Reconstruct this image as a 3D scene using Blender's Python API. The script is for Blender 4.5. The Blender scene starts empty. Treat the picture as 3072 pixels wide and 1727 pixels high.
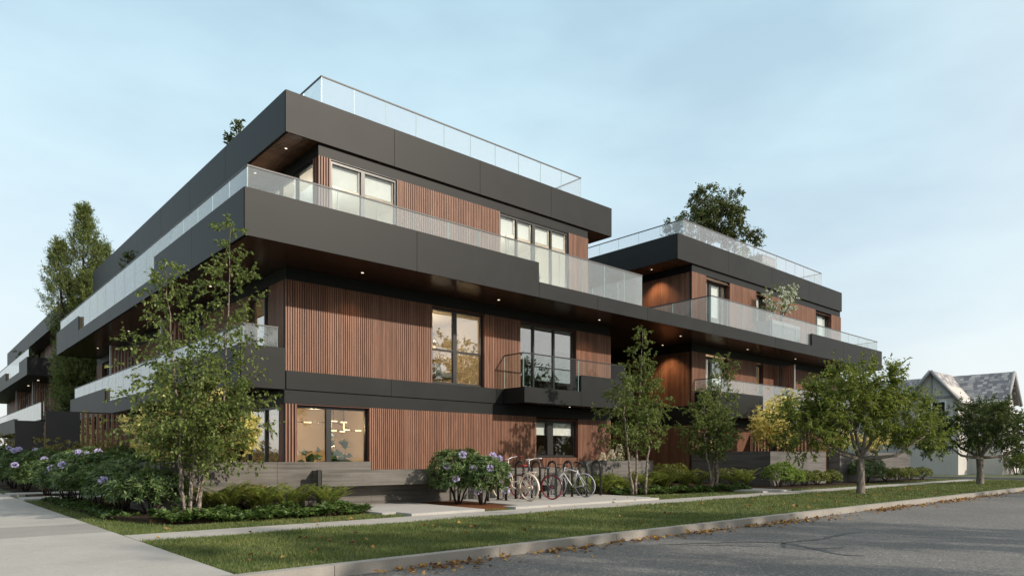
import bpy, math, random
import numpy as np
from mathutils import Vector, Matrix
random.seed(7); RNG = np.random.default_rng(7)
SC = bpy.context.scene
COL = SC.collection
R = math.radians

# ------------------------------------------------------------------ helpers
def link(name, data, parent=None):
    o = bpy.data.objects.new(name, data); COL.objects.link(o)
    if parent is not None: o.parent = parent
    return o
def thing(name, label, cat, loc=(0, 0, 0), rz=0.0, group=None):
    o = link(name, None); o.location = loc; o.rotation_euler = (0, 0, rz); o.empty_display_size = 0.2
    return tag(o, label, cat, group)
def tag(o, label, cat, group=None):
    o['label'] = label; o['category'] = cat
    if group: o['group'] = group
    return o
def kind(o, k): o['kind'] = k; return o

class MB:
    """collects shapes into one mesh"""
    def __init__(s, xf=None): s.v = []; s.f = []; s.m = []; s.xf = xf; s.sm = []
    def add(s, vs, fs, m=0, smooth=False):
        b = len(s.v)
        if s.xf: vs = [s.xf(*p) for p in vs]
        s.v += [tuple(p) for p in vs]; s.f += [tuple(i + b for i in f) for f in fs]; s.m += [m] * len(fs); s.sm += [smooth] * len(fs)
    def box(s, x0, x1, y0, y1, z0, z1, m=0):
        vs = [(x0,y0,z0),(x1,y0,z0),(x1,y1,z0),(x0,y1,z0),(x0,y0,z1),(x1,y0,z1),(x1,y1,z1),(x0,y1,z1)]
        s.add(vs, [(0,3,2,1),(4,5,6,7),(0,1,5,4),(1,2,6,5),(2,3,7,6),(3,0,4,7)], m)
    def prism(s, poly, z0, z1, m=0):
        n = len(poly)
        vs = [(x,y,z0) for x,y in poly] + [(x,y,z1) for x,y in poly]
        s.add(vs, [tuple(range(n))[::-1], tuple(range(n, 2*n))] + [(i,(i+1)%n,n+(i+1)%n,n+i) for i in range(n)], m)
    def tube(s, pts, rad, n=6, m=0, cap=True):
        pts = [Vector(p) for p in pts]
        if not hasattr(rad, '__len__'): rad = [rad] * len(pts)
        vs = []; fs = []; k = len(pts); prev = None
        for i, p in enumerate(pts):
            t = (pts[min(i+1, k-1)] - pts[max(i-1, 0)])
            if t.length < 1e-9: t = Vector((0,0,1))
            t.normalize()
            if prev is None:
                a = Vector((0,0,1)) if abs(t.z) < .9 else Vector((1,0,0)); u = t.cross(a).normalized()
            else:
                u = (prev - t * prev.dot(t))
                u = u.normalized() if u.length > 1e-6 else t.orthogonal().normalized()
            prev = u; w = t.cross(u)
            for j in range(n):
                a = 2*math.pi*j/n; q = p + (u*math.cos(a) + w*math.sin(a)) * rad[i]; vs.append(q)
        for i in range(k-1):
            for j in range(n):
                fs.append((i*n+j, i*n+(j+1)%n, (i+1)*n+(j+1)%n, (i+1)*n+j))
        if cap: fs.append(tuple(range(n))[::-1]); fs.append(tuple(range((k-1)*n, k*n)))
        s.add(vs, fs, m, True)
    def ring(s, c, axis, R0, r, n=40, k=8, m=0, a0=0.0, a1=2*math.pi):
        c = Vector(c); ax = Vector(axis).normalized(); u = ax.orthogonal().normalized(); w = ax.cross(u)
        full = abs(a1-a0-2*math.pi) < 1e-6; N = n if full else n+1
        vs = []; fs = []
        for i in range(N):
            a = a0 + (a1-a0)*i/n; d = u*math.cos(a)+w*math.sin(a)
            for j in range(k):
                b = 2*math.pi*j/k; vs.append(c + d*(R0+r*math.cos(b)) + ax*(r*math.sin(b)))
        for i in range(n):
            i2 = (i+1) % N
            for j in range(k): fs.append((i*k+j, i2*k+j, i2*k+(j+1)%k, i*k+(j+1)%k))
        s.add(vs, fs, m, True)
    def sphere(s, c, r, n=12, k=8, m=0, sc=(1,1,1)):
        vs = []; fs = []
        for i in range(k+1):
            t = math.pi*i/k
            for j in range(n):
                a = 2*math.pi*j/n
                vs.append((c[0]+r*sc[0]*math.sin(t)*math.cos(a), c[1]+r*sc[1]*math.sin(t)*math.sin(a), c[2]+r*sc[2]*math.cos(t)))
        for i in range(k):
            for j in range(n): fs.append((i*n+j, i*n+(j+1)%n, (i+1)*n+(j+1)%n, (i+1)*n+j))
        s.add(vs, fs, m, True)
    def build(s, name, mats, parent=None):
        me = bpy.data.meshes.new(name); me.from_pydata(s.v, [], s.f)
        if not isinstance(mats, (list, tuple)): mats = [mats]
        for m in mats: me.materials.append(m)
        me.polygons.foreach_set('material_index', s.m); me.polygons.foreach_set('use_smooth', s.sm)
        me.validate(); me.update()
        return link(name, me, parent)

def raw_mesh(name, verts, tris_or_quads, mat, parent=None, smooth=False):
    """fast mesh from numpy arrays"""
    me = bpy.data.meshes.new(name); nv = len(verts); nf, k = tris_or_quads.shape
    me.vertices.add(nv); me.vertices.foreach_set('co', np.ascontiguousarray(verts, dtype=np.float32).ravel())
    me.loops.add(nf*k); me.loops.foreach_set('vertex_index', np.ascontiguousarray(tris_or_quads, dtype=np.int32).ravel())
    me.polygons.add(nf); me.polygons.foreach_set('loop_start', np.arange(0, nf*k, k, dtype=np.int32))
    me.polygons.foreach_set('loop_total', np.full(nf, k, dtype=np.int32))
    if smooth: me.polygons.foreach_set('use_smooth', np.ones(nf, dtype=bool))
    me.materials.append(mat); me.update(calc_edges=True); me.validate()
    return link(name, me, parent)

def leaf_mesh(name, P, D, L, W, mat, parent=None, N=None, fold=.18, droop=0.0):
    """one diamond leaf of two triangles per point"""
    P = np.asarray(P, float); D = np.asarray(D, float); n = len(P)
    D = D / (np.linalg.norm(D, axis=1, keepdims=True) + 1e-9)
    if N is None: N = RNG.normal(size=(n,3)) + np.array([0,0,.9])
    S = np.cross(D, N); S /= (np.linalg.norm(S, axis=1, keepdims=True) + 1e-9); N = np.cross(S, D)
    L = np.broadcast_to(np.asarray(L, float), (n,))[:,None]; W = np.broadcast_to(np.asarray(W, float), (n,))[:,None]
    mid = P + D*L*.45; tip = P + D*L; tip[:,2] -= droop*L[:,0]
    V = np.empty((n,4,3)); V[:,0] = P; V[:,1] = mid + S*W*.5 + N*W*fold; V[:,2] = tip; V[:,3] = mid - S*W*.5 + N*W*fold
    i = np.arange(n)[:,None]*4
    F = np.concatenate([i+np.array([[0,1,2]]), i+np.array([[0,2,3]])], axis=0)
    return raw_mesh(name, V.reshape(-1,3), F, mat, parent)

def unit(n): 
    v = RNG.normal(size=(n,3)); return v/np.linalg.norm(v, axis=1, keepdims=True)

# ------------------------------------------------------------------ materials
def nt(name):
    m = bpy.data.materials.new(name); m.use_nodes = True; t = m.node_tree
    return m, t, t.nodes['Principled BSDF'], t.nodes['Material Output']
def N(t, typ, **k):
    n = t.nodes.new(typ)
    for a, v in k.items():
        if a in n.inputs: n.inputs[a].default_value = v
        else: setattr(n, a, v)
    return n
def ramp(t, fac, stops):
    r = t.nodes.new('ShaderNodeValToRGB'); e = r.color_ramp.elements
    while len(e) < len(stops): e.new(.5)
    for i, (p, c) in enumerate(stops): e[i].position = p; e[i].color = (*c, 1)
    t.links.new(fac, r.inputs['Fac']); return r
def noise(t, scale=5, detail=4, vec=None, rough=.55, dim='3D'):
    n = t.nodes.new('ShaderNodeTexNoise'); n.inputs['Scale'].default_value = scale; n.inputs['Detail'].default_value = detail; n.inputs['Roughness'].default_value = rough
    if vec is not None: t.links.new(vec, n.inputs['Vector'])
    return n
def coords(t, scale=(1,1,1)):
    g = t.nodes.new('ShaderNodeNewGeometry'); mp = t.nodes.new('ShaderNodeMapping'); mp.inputs['Scale'].default_value = scale
    t.links.new(g.outputs['Position'], mp.inputs['Vector']); return mp.outputs['Vector'], g
def bump(t, b, h, strength=.2, dist=.02):
    n = t.nodes.new('ShaderNodeBump'); n.inputs['Strength'].default_value = strength; n.inputs['Distance'].default_value = dist
    t.links.new(h, n.inputs['Height']); t.links.new(n.outputs['Normal'], b.inputs['Normal'])

def simple(name, col, rough=.5, metal=0.0, spec=.5, var=.12, scale=6.0, bumpy=0.0, stretch=(1,1,1)):
    m, t, b, o = nt(name); v, g = coords(t, stretch); n = noise(t, scale, 5, v)
    lo = tuple(c*(1-var) for c in col); hi = tuple(min(1, c*(1+var)) for c in col)
    r = ramp(t, n.outputs['Fac'], [(.3, lo), (.7, hi)]); t.links.new(r.outputs['Color'], b.inputs['Base Color'])
    b.inputs['Roughness'].default_value = rough; b.inputs['Metallic'].default_value = metal; b.inputs['Specular IOR Level'].default_value = spec
    if bumpy: bump(t, b, n.outputs['Fac'], bumpy)
    return m

def panel_mat():
    m, t, b, o = nt('charcoal_panel'); v, g = coords(t, (1,1,1)); n1 = noise(t, 1.3, 5, v); n2 = noise(t, 60, 3, v)
    r = ramp(t, n1.outputs['Fac'], [(.3, (.0128,.0140,.0141)), (.7, (.0178,.0193,.0195))]); t.links.new(r.outputs['Color'], b.inputs['Base Color'])
    rr = N(t, 'ShaderNodeMapRange'); t.links.new(n1.outputs['Fac'], rr.inputs['Value']); rr.inputs['To Min'].default_value = .44; rr.inputs['To Max'].default_value = .50
    t.links.new(rr.outputs['Result'], b.inputs['Roughness']); b.inputs['Specular IOR Level'].default_value = .16
    bump(t, b, n2.outputs['Fac'], .06, .004); return m
def wood_mat(name, a, c, rough=.5, stretch=(30,30,1.2)):
    m, t, b, o = nt(name); v, g = coords(t, stretch); n = noise(t, 1.6, 6, v)
    ri = ramp(t, g.outputs['Random Per Island'], [(0, a), (1, c)])
    rn = ramp(t, n.outputs['Fac'], [(.3, (.62,.6,.58)), (.65, (1.12,1.12,1.12))])
    mx = N(t, 'ShaderNodeMix', data_type='RGBA', blend_type='MULTIPLY'); mx.inputs['Factor'].default_value = 1
    t.links.new(ri.outputs['Color'], mx.inputs['A']); t.links.new(rn.outputs['Color'], mx.inputs['B'])
    t.links.new(mx.outputs['Result'], b.inputs['Base Color']); b.inputs['Roughness'].default_value = rough; b.inputs['Specular IOR Level'].default_value = .35
    bump(t, b, n.outputs['Fac'], .25, .004); return m
def leaf_mat(name, stops, trans=.3, rough=.45, spec=.3):
    m, t, b, o = nt(name); g = t.nodes.new('ShaderNodeNewGeometry')
    k = len(stops); r = ramp(t, g.outputs['Random Per Island'], [(i/(k-1), c) for i, c in enumerate(stops)])
    t.links.new(r.outputs['Color'], b.inputs['Base Color']); b.inputs['Roughness'].default_value = rough; b.inputs['Specular IOR Level'].default_value = spec
    tr = N(t, 'ShaderNodeBsdfTranslucent'); hs = N(t, 'ShaderNodeHueSaturation'); hs.inputs['Value'].default_value = 1.5; hs.inputs['Hue'].default_value = .485
    t.links.new(r.outputs['Color'], hs.inputs['Color']); t.links.new(hs.outputs['Color'], tr.inputs['Color'])
    mx = N(t, 'ShaderNodeMixShader'); mx.inputs['Fac'].default_value = trans
    t.links.new(b.outputs['BSDF'], mx.inputs[1]); t.links.new(tr.outputs['BSDF'], mx.inputs[2]); t.links.new(mx.outputs['Shader'], o.inputs['Surface']); return m
def glass_mat(name, tint, refl=1.0, milk=0.0, milkcol=(.8,.85,.9), ior=1.5, base=0.0, rough=0.0):
    m, t, b, o = nt(name); t.nodes.remove(b)
    tr = N(t, 'ShaderNodeBsdfTransparent'); tr.inputs['Color'].default_value = (*tint, 1)
    gl = N(t, 'ShaderNodeBsdfGlossy'); gl.inputs['Roughness'].default_value = rough
    fr = N(t, 'ShaderNodeLayerWeight'); pw = N(t, 'ShaderNodeMath', operation='POWER'); pw.inputs[1].default_value = 4; t.links.new(fr.outputs['Facing'], pw.inputs[0])
    ma = N(t, 'ShaderNodeMath', operation='MULTIPLY_ADD'); ma.inputs[1].default_value = .9*min(1, refl); ma.inputs[2].default_value = .025*refl + base; ma.use_clamp = True
    t.links.new(pw.outputs['Value'], ma.inputs[0])
    mx = N(t, 'ShaderNodeMixShader'); t.links.new(ma.outputs['Value'], mx.inputs['Fac'])
    src = tr
    if milk > 0:
        df = N(t, 'ShaderNodeBsdfDiffuse'); df.inputs['Color'].default_value = (*milkcol, 1)
        tl = N(t, 'ShaderNodeBsdfTranslucent'); tl.inputs['Color'].default_value = (*milkcol, 1)
        m3 = N(t, 'ShaderNodeMixShader'); m3.inputs['Fac'].default_value = .5
        t.links.new(df.outputs['BSDF'], m3.inputs[1]); t.links.new(tl.outputs['BSDF'], m3.inputs[2])
        m2 = N(t, 'ShaderNodeMixShader'); m2.inputs['Fac'].default_value = milk
        t.links.new(tr.outputs['BSDF'], m2.inputs[1]); t.links.new(m3.outputs['Shader'], m2.inputs[2]); src = m2
    t.links.new(src.outputs[0], mx.inputs[1]); t.links.new(gl.outputs['BSDF'], mx.inputs[2]); t.links.new(mx.outputs['Shader'], o.inputs['Surface']); return m
def emit_mat(name, col, s):
    m, t, b, o = nt(name); b.inputs['Base Color'].default_value = (*col, 1); b.inputs['Emission Color'].default_value = (*col, 1); b.inputs['Emission Strength'].default_value = s; return m
def concrete_mat(name, a, c, board=False, joint=None, rough=.8):
    m, t, b, o = nt(name); v, g = coords(t); n1 = noise(t, .7, 6, v, .65); n2 = noise(t, 45, 4, v)
    r = ramp(t, n1.outputs['Fac'], [(.3, a), (.7, c)])
    r2 = ramp(t, n2.outputs['Fac'], [(.25, (.86,.86,.86)), (.75, (1.1,1.1,1.1))])
    mx = N(t, 'ShaderNodeMix', data_type='RGBA', blend_type='MULTIPLY'); mx.inputs['Factor'].default_value = 1
    t.links.new(r.outputs['Color'], mx.inputs['A']); t.links.new(r2.outputs['Color'], mx.inputs['B'])
    res = mx.outputs['Result']; h = n2.outputs['Fac']
    if board:
        v2, _ = coords(t, (.45,.45,9)); n3 = noise(t, 1.5, 5, v2)
        w = N(t, 'ShaderNodeTexWave', wave_type='BANDS', bands_direction='Z', wave_profile='SAW'); w.inputs['Scale'].default_value = 2.6; w.inputs['Distortion'].default_value = .0
        v3, _ = coords(t); t.links.new(v3, w.inputs['Vector'])
        rw = ramp(t, w.outputs['Fac'], [(0, (.62,.62,.62)), (.07, (1,1,1)), (1, (1,1,1))])
        r3 = ramp(t, n3.outputs['Fac'], [(.28, (.55,.55,.55)), (.5, (1,1,1)), (.75, (1.25,1.25,1.25))])
        m2 = N(t, 'ShaderNodeMix', data_type='RGBA', blend_type='MULTIPLY'); m2.inputs['Factor'].default_value = 1
        m3 = N(t, 'ShaderNodeMix', data_type='RGBA', blend_type='MULTIPLY'); m3.inputs['Factor'].default_value = .8
        t.links.new(res, m2.inputs['A']); t.links.new(r3.outputs['Color'], m2.inputs['B'])
        t.links.new(m2.outputs['Result'], m3.inputs['A']); t.links.new(rw.outputs['Color'], m3.inputs['B']); res = m3.outputs['Result']; h = n3.outputs['Fac']
    t.links.new(res, b.inputs['Base Color']); b.inputs['Roughness'].default_value = rough; b.inputs['Specular IOR Level'].default_value = .3
    bump(t, b, h, .25, .004); return m
def asphalt_mat():
    m, t, b, o = nt('asphalt'); v, g = coords(t); n1 = noise(t, .35, 6, v, .6)
    vo = N(t, 'ShaderNodeTexVoronoi'); vo.inputs['Scale'].default_value = 48; t.links.new(v, vo.inputs['Vector'])
    r = ramp(t, n1.outputs['Fac'], [(.3, (.112,.106,.10)), (.7, (.168,.159,.15))])
    sp = ramp(t, vo.outputs['Color'], [(0, (.45,.45,.45)), (.6, (.92,.92,.92)), (.84, (1.3,1.29,1.25)), (.96, (2.4,2.35,2.2))])
    mx = N(t, 'ShaderNodeMix', data_type='RGBA', blend_type='MULTIPLY'); mx.inputs['Factor'].default_value = 1
    t.links.new(r.outputs['Color'], mx.inputs['A']); t.links.new(sp.outputs['Color'], mx.inputs['B']); t.links.new(mx.outputs['Result'], b.inputs['Base Color'])
    b.inputs['Roughness'].default_value = .75; b.inputs['Specular IOR Level'].default_value = .35
    bump(t, b, vo.outputs['Distance'], .5, .006); return m
def roof_mat():
    m, t, b, o = nt('mottled_shingle'); g = t.nodes.new('ShaderNodeNewGeometry')
    r = ramp(t, g.outputs['Random Per Island'], [(0,(.19,.185,.20)),(.35,(.27,.26,.275)),(.6,(.36,.34,.34)),(.8,(.46,.43,.41)),(1,(.66,.64,.62))]); r.color_ramp.interpolation = 'CONSTANT'
    t.links.new(r.outputs['Color'], b.inputs['Base Color']); b.inputs['Roughness'].default_value = .8; return m
def lawn_soil():
    m, t, b, o = nt('lawn_soil'); v, g = coords(t); n = noise(t, 3, 6, v)
    r = ramp(t, n.outputs['Fac'], [(.3,(.04,.055,.018)),(.7,(.075,.095,.03))]); t.links.new(r.outputs['Color'], b.inputs['Base Color']); b.inputs['Roughness'].default_value = .95; return m
def grass_mat():
    m, t, b, o = nt('grass_blade'); v, g = coords(t); n = noise(t, 1.1, 5, v)
    r1 = ramp(t, g.outputs['Random Per Island'], [(0,(.075,.105,.03)),(.5,(.125,.165,.048)),(.85,(.18,.215,.075)),(1,(.28,.25,.12))])
    r2 = ramp(t, n.outputs['Fac'], [(.32,(.68,.78,.62)),(.5,(1,1,.95)),(.68,(1.4,1.28,1.15))])
    mx = N(t, 'ShaderNodeMix', data_type='RGBA', blend_type='MULTIPLY'); mx.inputs['Factor'].default_value = 1
    t.links.new(r1.outputs['Color'], mx.inputs['A']); t.links.new(r2.outputs['Color'], mx.inputs['B']); t.links.new(mx.outputs['Result'], b.inputs['Base Color'])
    b.inputs['Roughness'].default_value = .55; b.inputs['Specular IOR Level'].default_value = .25
    tr = N(t, 'ShaderNodeBsdfTranslucent'); t.links.new(mx.outputs['Result'], tr.inputs['Color']); ms = N(t, 'ShaderNodeMixShader'); ms.inputs['Fac'].default_value = .3
    t.links.new(b.outputs['BSDF'], ms.inputs[1]); t.links.new(tr.outputs['BSDF'], ms.inputs[2]); t.links.new(ms.outputs['Shader'], o.inputs['Surface']); return m

M = {}
M['panel'] = panel_mat()
M['wood'] = wood_mat('cedar_batten', (.185,.086,.053), (.265,.134,.086))
M['screen'] = simple('screen_panel', (.05,.05,.051), .6, 0, .25, .1, 1.5)
M['woodback'] = simple('batten_backing', (.022,.010,.008), .8)
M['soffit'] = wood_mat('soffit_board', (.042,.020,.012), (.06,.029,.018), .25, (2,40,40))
M['roof_soffit'] = wood_mat('roof_soffit_board', (.15,.068,.038), (.21,.10,.058), .5, (2,40,40))
M['reveal'] = wood_mat('reveal_board', (.11,.045,.03), (.15,.06,.04), .5)
M['endwood'] = wood_mat('planter_end_board', (.20,.12,.06), (.30,.19,.10), .5)
M['frame'] = simple('bronze_frame', (.03,.03,.03), .35, .3, .5, .05)
M['winglass'] = glass_mat('window_glass', (.93,.95,.94), 1.5, 0, base=.05)
M['winglass_mirror'] = glass_mat('window_glass_reflective', (.80,.83,.83), 1.7, 0, base=.33)
M['balglass'] = glass_mat('balustrade_glass', (.90,.955,.965), 1.0, .12, (.90,.94,.96), base=.07)
M['clearglass'] = glass_mat('clear_balustrade_glass', (.93,.96,.95), .7, 0, base=.0)
M['roofglass'] = glass_mat('roof_balustrade_glass', (.96,.98,.99), 1.0, .13, (.93,.95,1.0), base=.04)
M['edge'] = simple('glass_edge', (.45,.62,.62), .2, 0, .5, .05)
M['rail'] = simple('rail_metal', (.09,.09,.092), .5, .0, .4, .05)
M['post'] = simple('galvanised_post', (.55,.56,.57), .35, .6)
M['blind'] = simple('roller_blind', (.80,.80,.79), .8, 0, .2, .04)
M['room'] = simple('warm_plaster', (.62,.51,.36), .9, 0, .2, .05, .8)
M['roomlight'] = simple('pale_plaster', (.78,.71,.61), .9, 0, .2, .04, .8)
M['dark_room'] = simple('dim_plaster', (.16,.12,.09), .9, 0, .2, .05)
M['concrete'] = concrete_mat('board_marked_concrete', (.098,.091,.081), (.15,.139,.124), True)
M['concrete_dark'] = concrete_mat('dark_board_concrete', (.10,.094,.09), (.145,.136,.128), True)
M['pave'] = concrete_mat('pavement_concrete', (.31,.292,.268), (.39,.368,.338))
M['pave_dark'] = concrete_mat('weathered_pavement', (.235,.222,.205), (.29,.275,.253))
M['pad'] = concrete_mat('pale_paver', (.33,.318,.30), (.41,.395,.372))
M['kerb'] = concrete_mat('kerb_concrete', (.235,.218,.195), (.33,.308,.278))
M['asphalt'] = asphalt_mat()
M['seal'] = simple('crack_sealant', (.035,.035,.036), .45, 0, .5, .2, 20)
M['soil'] = simple('bed_soil', (.035,.024,.015), .95, 0, .1, .4, 12, .4)
M['mulch'] = simple('bark_mulch', (.13,.05,.022), .95, 0, .1, .5, 40, .6)
M['lawnsoil'] = lawn_soil(); M['grass'] = grass_mat()
M['black'] = simple('black_powder_coat', (.02,.019,.018), .4, .2, .5, .05)
M['downlight'] = emit_mat('downlight_glow', (1,.84,.62), 1.3)
M['bulb'] = emit_mat('bulb_glow', (1,.68,.36), 2.4)
M['bark_birch'] = None
def birch_bark():
    m, t, b, o = nt('river_birch_bark'); v, g = coords(t, (1,1,.55)); n = noise(t, 26, 6, v, .7)
    r = ramp(t, n.outputs['Fac'], [(.40,(.045,.035,.028)),(.49,(.15,.115,.09)),(.6,(.33,.275,.225)),(.8,(.56,.50,.43))]); t.links.new(r.outputs['Color'], b.inputs['Base Color']); b.inputs['Roughness'].default_value = .85
    bump(t, b, n.outputs['Fac'], .9, .02); return m
M['bark_birch'] = birch_bark()
M['bark'] = simple('grey_bark', (.17,.145,.122), .9, 0, .2, .5, 18, .8, (1,1,.3))
M['bark_dark'] = simple('dark_bark', (.05,.038,.03), .9, 0, .2, .4, 18, .6, (1,1,.3))
M['birch_leaf'] = leaf_mat('birch_leaf', [(.055,.09,.018),(.095,.14,.03),(.145,.19,.045),(.24,.28,.10)], .4)
M['plum_leaf'] = leaf_mat('street_tree_leaf', [(.052,.088,.012),(.095,.142,.022),(.15,.19,.032),(.22,.25,.05)], .4)
M['plum_dark'] = leaf_mat('street_tree_leaf_dark', [(.02,.04,.008),(.036,.062,.012),(.056,.086,.017),(.085,.115,.027)])
M['roof_leaf'] = leaf_mat('rooftop_leaf', [(.03,.05,.014),(.055,.08,.02),(.085,.11,.03),(.13,.14,.045)])
M['conifer'] = leaf_mat('conifer_needle', [(.05,.08,.024),(.095,.135,.04),(.15,.185,.055),(.22,.24,.08)], .35)
M['rhodo'] = leaf_mat('rhododendron_leaf', [(.030,.062,.015),(.054,.098,.024),(.09,.138,.038),(.18,.235,.09)], .25, .5, .35)
M['cover'] = leaf_mat('ground_cover_leaf', [(.03,.062,.014),(.055,.10,.022),(.085,.14,.034),(.13,.185,.05)], .25)
M['fern'] = leaf_mat('fern_frond', [(.10,.16,.028),(.16,.23,.04),(.23,.29,.055),(.30,.29,.07)], .35)
M['yellow'] = leaf_mat('golden_leaf', [(.34,.31,.085),(.50,.455,.14),(.66,.60,.21),(.78,.72,.33)], .35)
M['olive'] = leaf_mat('olive_gold_leaf', [(.10,.10,.02),(.17,.16,.035),(.26,.23,.055)], .3)
M['lime'] = leaf_mat('bright_shrub_leaf', [(.07,.13,.018),(.12,.20,.03),(.17,.26,.045),(.24,.31,.065)], .3)
M['lowshrub'] = leaf_mat('low_shrub_leaf', [(.05,.085,.014),(.09,.125,.02),(.14,.165,.03),(.21,.19,.045)], .25)
M['hedge'] = leaf_mat('hedge_leaf', [(.05,.085,.012),(.085,.125,.02),(.13,.17,.03)], .3)
M['purple'] = leaf_mat('lilac_petal', [(.42,.36,.60),(.55,.48,.72),(.70,.64,.84)], .3)
M['white_petal'] = leaf_mat('white_petal', [(.7,.7,.66),(.85,.85,.8)], .3)
M['cream_petal'] = leaf_mat('cream_petal', [(.6,.56,.42),(.75,.72,.6)], .25)
M['dead'] = leaf_mat('fallen_leaf', [(.10,.045,.018),(.20,.095,.025),(.34,.17,.035),(.46,.27,.06),(.07,.04,.025)], .15, .6)
M['fig'] = leaf_mat('fig_leaf', [(.02,.05,.012),(.04,.085,.02),(.07,.13,.03)], .25, .3, .5)
M['render'] = concrete_mat('pale_render', (.46,.445,.42), (.54,.525,.495), rough=.9)
M['trim'] = simple('grey_trim', (.24,.24,.25), .6); M['white'] = simple('white_paint', (.75,.75,.73), .5, 0, .4, .04)
M['darkglass'] = simple('dark_window', (.02,.022,.025), .08, 0, .6, .1)
M['shingle'] = roof_mat()
SUN_E = 3.6; SKY_S = .118; EXPO = 0.40
# ------------------------------------------------------------------ the apartment building
F = 17.47
def front(Yf): return lambda u, o, z: (u, Yf - o, z)
def left(Xf): return lambda u, o, z: (Xf - o, u, z)

def flat_light(name, typ, loc, energy, col, parent=None, **k):
    d = bpy.data.lights.new(name, typ); d.energy = energy; d.color = col
    for a, v in k.items(): setattr(d, a, v)
    o = link(name, d, parent); o.location = loc; return o

def battens(parent, xf, spans, z0, z1, pitch=.0665, w=.042, name='batten_cladding'):
    """vertical cedar battens over a dark backing; spans = list of (u0,u1) or (u0,u1,z0,z1)"""
    for sp in spans:
        mb = MB(xf); u0, u1 = sp[:2]; a, b = (sp[2], sp[3]) if len(sp) > 2 else (z0, z1)
        mb.box(u0+.004, u1-.004, -.14, -.036, a, b, 1)
        n = max(1, round((u1-u0)/pitch)); p = (u1-u0-w)/max(1, n-1) if n > 1 else 0
        for i in range(n): mb.box(u0+i*p, u0+i*p+w, -.04, 0, a-.012, b-.001, 0)
        mb.build(name, [M['wood'], M['woodback']], parent)

def window(parent, xf, u0, u1, z0, z1, mull=(), trans=(), recess=.13, blinds=None, glass='winglass', fw=.055, reveal=True, label=None):
    fr = MB(xf); o1, o0 = -recess, -recess-.08
    a, b = u0+.018, u1-.018; c, d = z0+.004, z1-.018
    ms = sorted((m if isinstance(m, tuple) else (m-.035, m+.035)) for m in mull)
    fr.box(a, a+fw, o0, o1, c, d); fr.box(b-fw, b, o0, o1, c, d)
    fr.box(a+fw, b-fw, o0, o1, d-fw-.02, d); fr.box(a+fw, b-fw, o0, o1, c, c+fw)
    cells = []; x = a+fw
    for m0, m1 in ms: fr.box(m0, m1, o0, o1+.012, c+fw, d-fw-.02); cells.append((x, m0)); x = m1
    cells.append((x, b-fw)); rows = []; z = c+fw
    for t in sorted(trans): rows.append((z, t-.03)); z = t+.03
    rows.append((z, d-fw-.02))
    for t in trans:
        for x0, x1 in cells: fr.box(x0, x1, o0+.005, o1+.006, t-.03, t+.03)
    w = fr.build('window', M['frame'], parent)
    if label: w['label'] = label
    for i, (x0, x1) in enumerate(cells):
        for (r0, r1) in rows:
            p = MB(xf); p.box(x0, x1, -recess-.05, -recess-.04, r0, r1); p.build('pane', M[glass], w)
        if blinds and i in blinds:
            bl = MB(xf); h = (rows[-1][1]-rows[0][0])*blinds[i]; bl.box(x0+.01, x1-.01, -recess-.125, -recess-.12, d-fw-.02-h, d-.03)
            bl.box(x0+.01, x1-.01, -recess-.13, -recess-.115, d-fw-.045-h, d-fw-.02-h); bl.build('roller_blind', M['blind'], w)
    if reveal:
        rv = MB(xf); q = -.003
        rv.box(u0+.002, u0+.016, -recess-.08, q, z0, z1-.002); rv.box(u1-.016, u1-.002, -recess-.08, q, z0, z1-.002)
        rv.box(u0+.016, u1-.016, -recess-.08, q-.01, z1-.016, z1-.002); rv.build('reveal', M['reveal'] if reveal is True else M['frame'], w)
    return w

def balustrade(parent, runs, z0, z1, mat='balglass', rail=.035, railmat='rail'):
    """runs = list of (xf, [joint positions]); one glass panel per gap, a slim cap rail on top"""
    rb = MB(); tops = []
    root = None; panels = []
    for xf, js in runs:
        rb.xf = xf; rb.box(js[0]-.012, js[-1]+.012, -.018, .018, z1, z1+rail)
    rb.xf = None
    root = rb.build('glass_balustrade', M[railmat], parent)
    for xf, js in runs:
        for a, b in zip(js, js[1:]):
            p = MB(xf); p.box(a+.008, b-.008, -.006, .006, z0, z1, 0)
            p.box(a+.004, a+.008, -.006, .006, z0, z1, 1); p.box(b-.008, b-.004, -.006, .006, z0, z1, 1)
            p.build('glass_panel', [M[mat], M['edge']], root)
    return root

def room(parent, x0, x1, y0, y1, z0, z1, mat, open_left=None, name='interior_room'):
    """inside faces of a room; the street side is left to the facade; open_left = (ya, yb, za, zb) hole toward -X"""
    mb = MB(); t = .06
    mb.box(x0, x1, y1, y1+t, z0, z1); mb.box(x1, x1+t, y0, y1+t, z0, z1)
    mb.box(x0-t, x1+t, y0, y1+t, z0-t, z0); mb.box(x0-t, x1+t, y0, y1+t, z1, z1+t)
    if not open_left: mb.box(x0-t, x0, y0, y1+t, z0, z1)
    else:
        ya, yb, za, zb = open_left
        mb.box(x0-t, x0, y0, ya, z0, z1); mb.box(x0-t, x0, yb, y1+t, z0, z1); mb.box(x0-t, x0, ya, yb, zb, z1); mb.box(x0-t, x0, ya, yb, z0, za)
    mb.box(x0+.3, x0+.312, y1-.012, y1-.002, z0, z0+2.1); mb.box(x0+1.2, x0+1.212, y1-.012, y1-.002, z0, z0+2.1); mb.box(x0+.3, x0+1.212, y1-.012, y1-.002, z0+2.1, z0+2.112)
    return mb.build(name, M[mat], parent)

def panels(mb, js, o0, o1, z0, z1, gap=.006):
    for a, b in zip(js, js[1:]): mb.box(a+gap, b-gap, o0, o1, z0, z1)

B = thing('apartment_building', 'three storey charcoal and cedar apartment building with glass balconies on the street corner', 'apartment building', (0, 0, 0))

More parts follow.
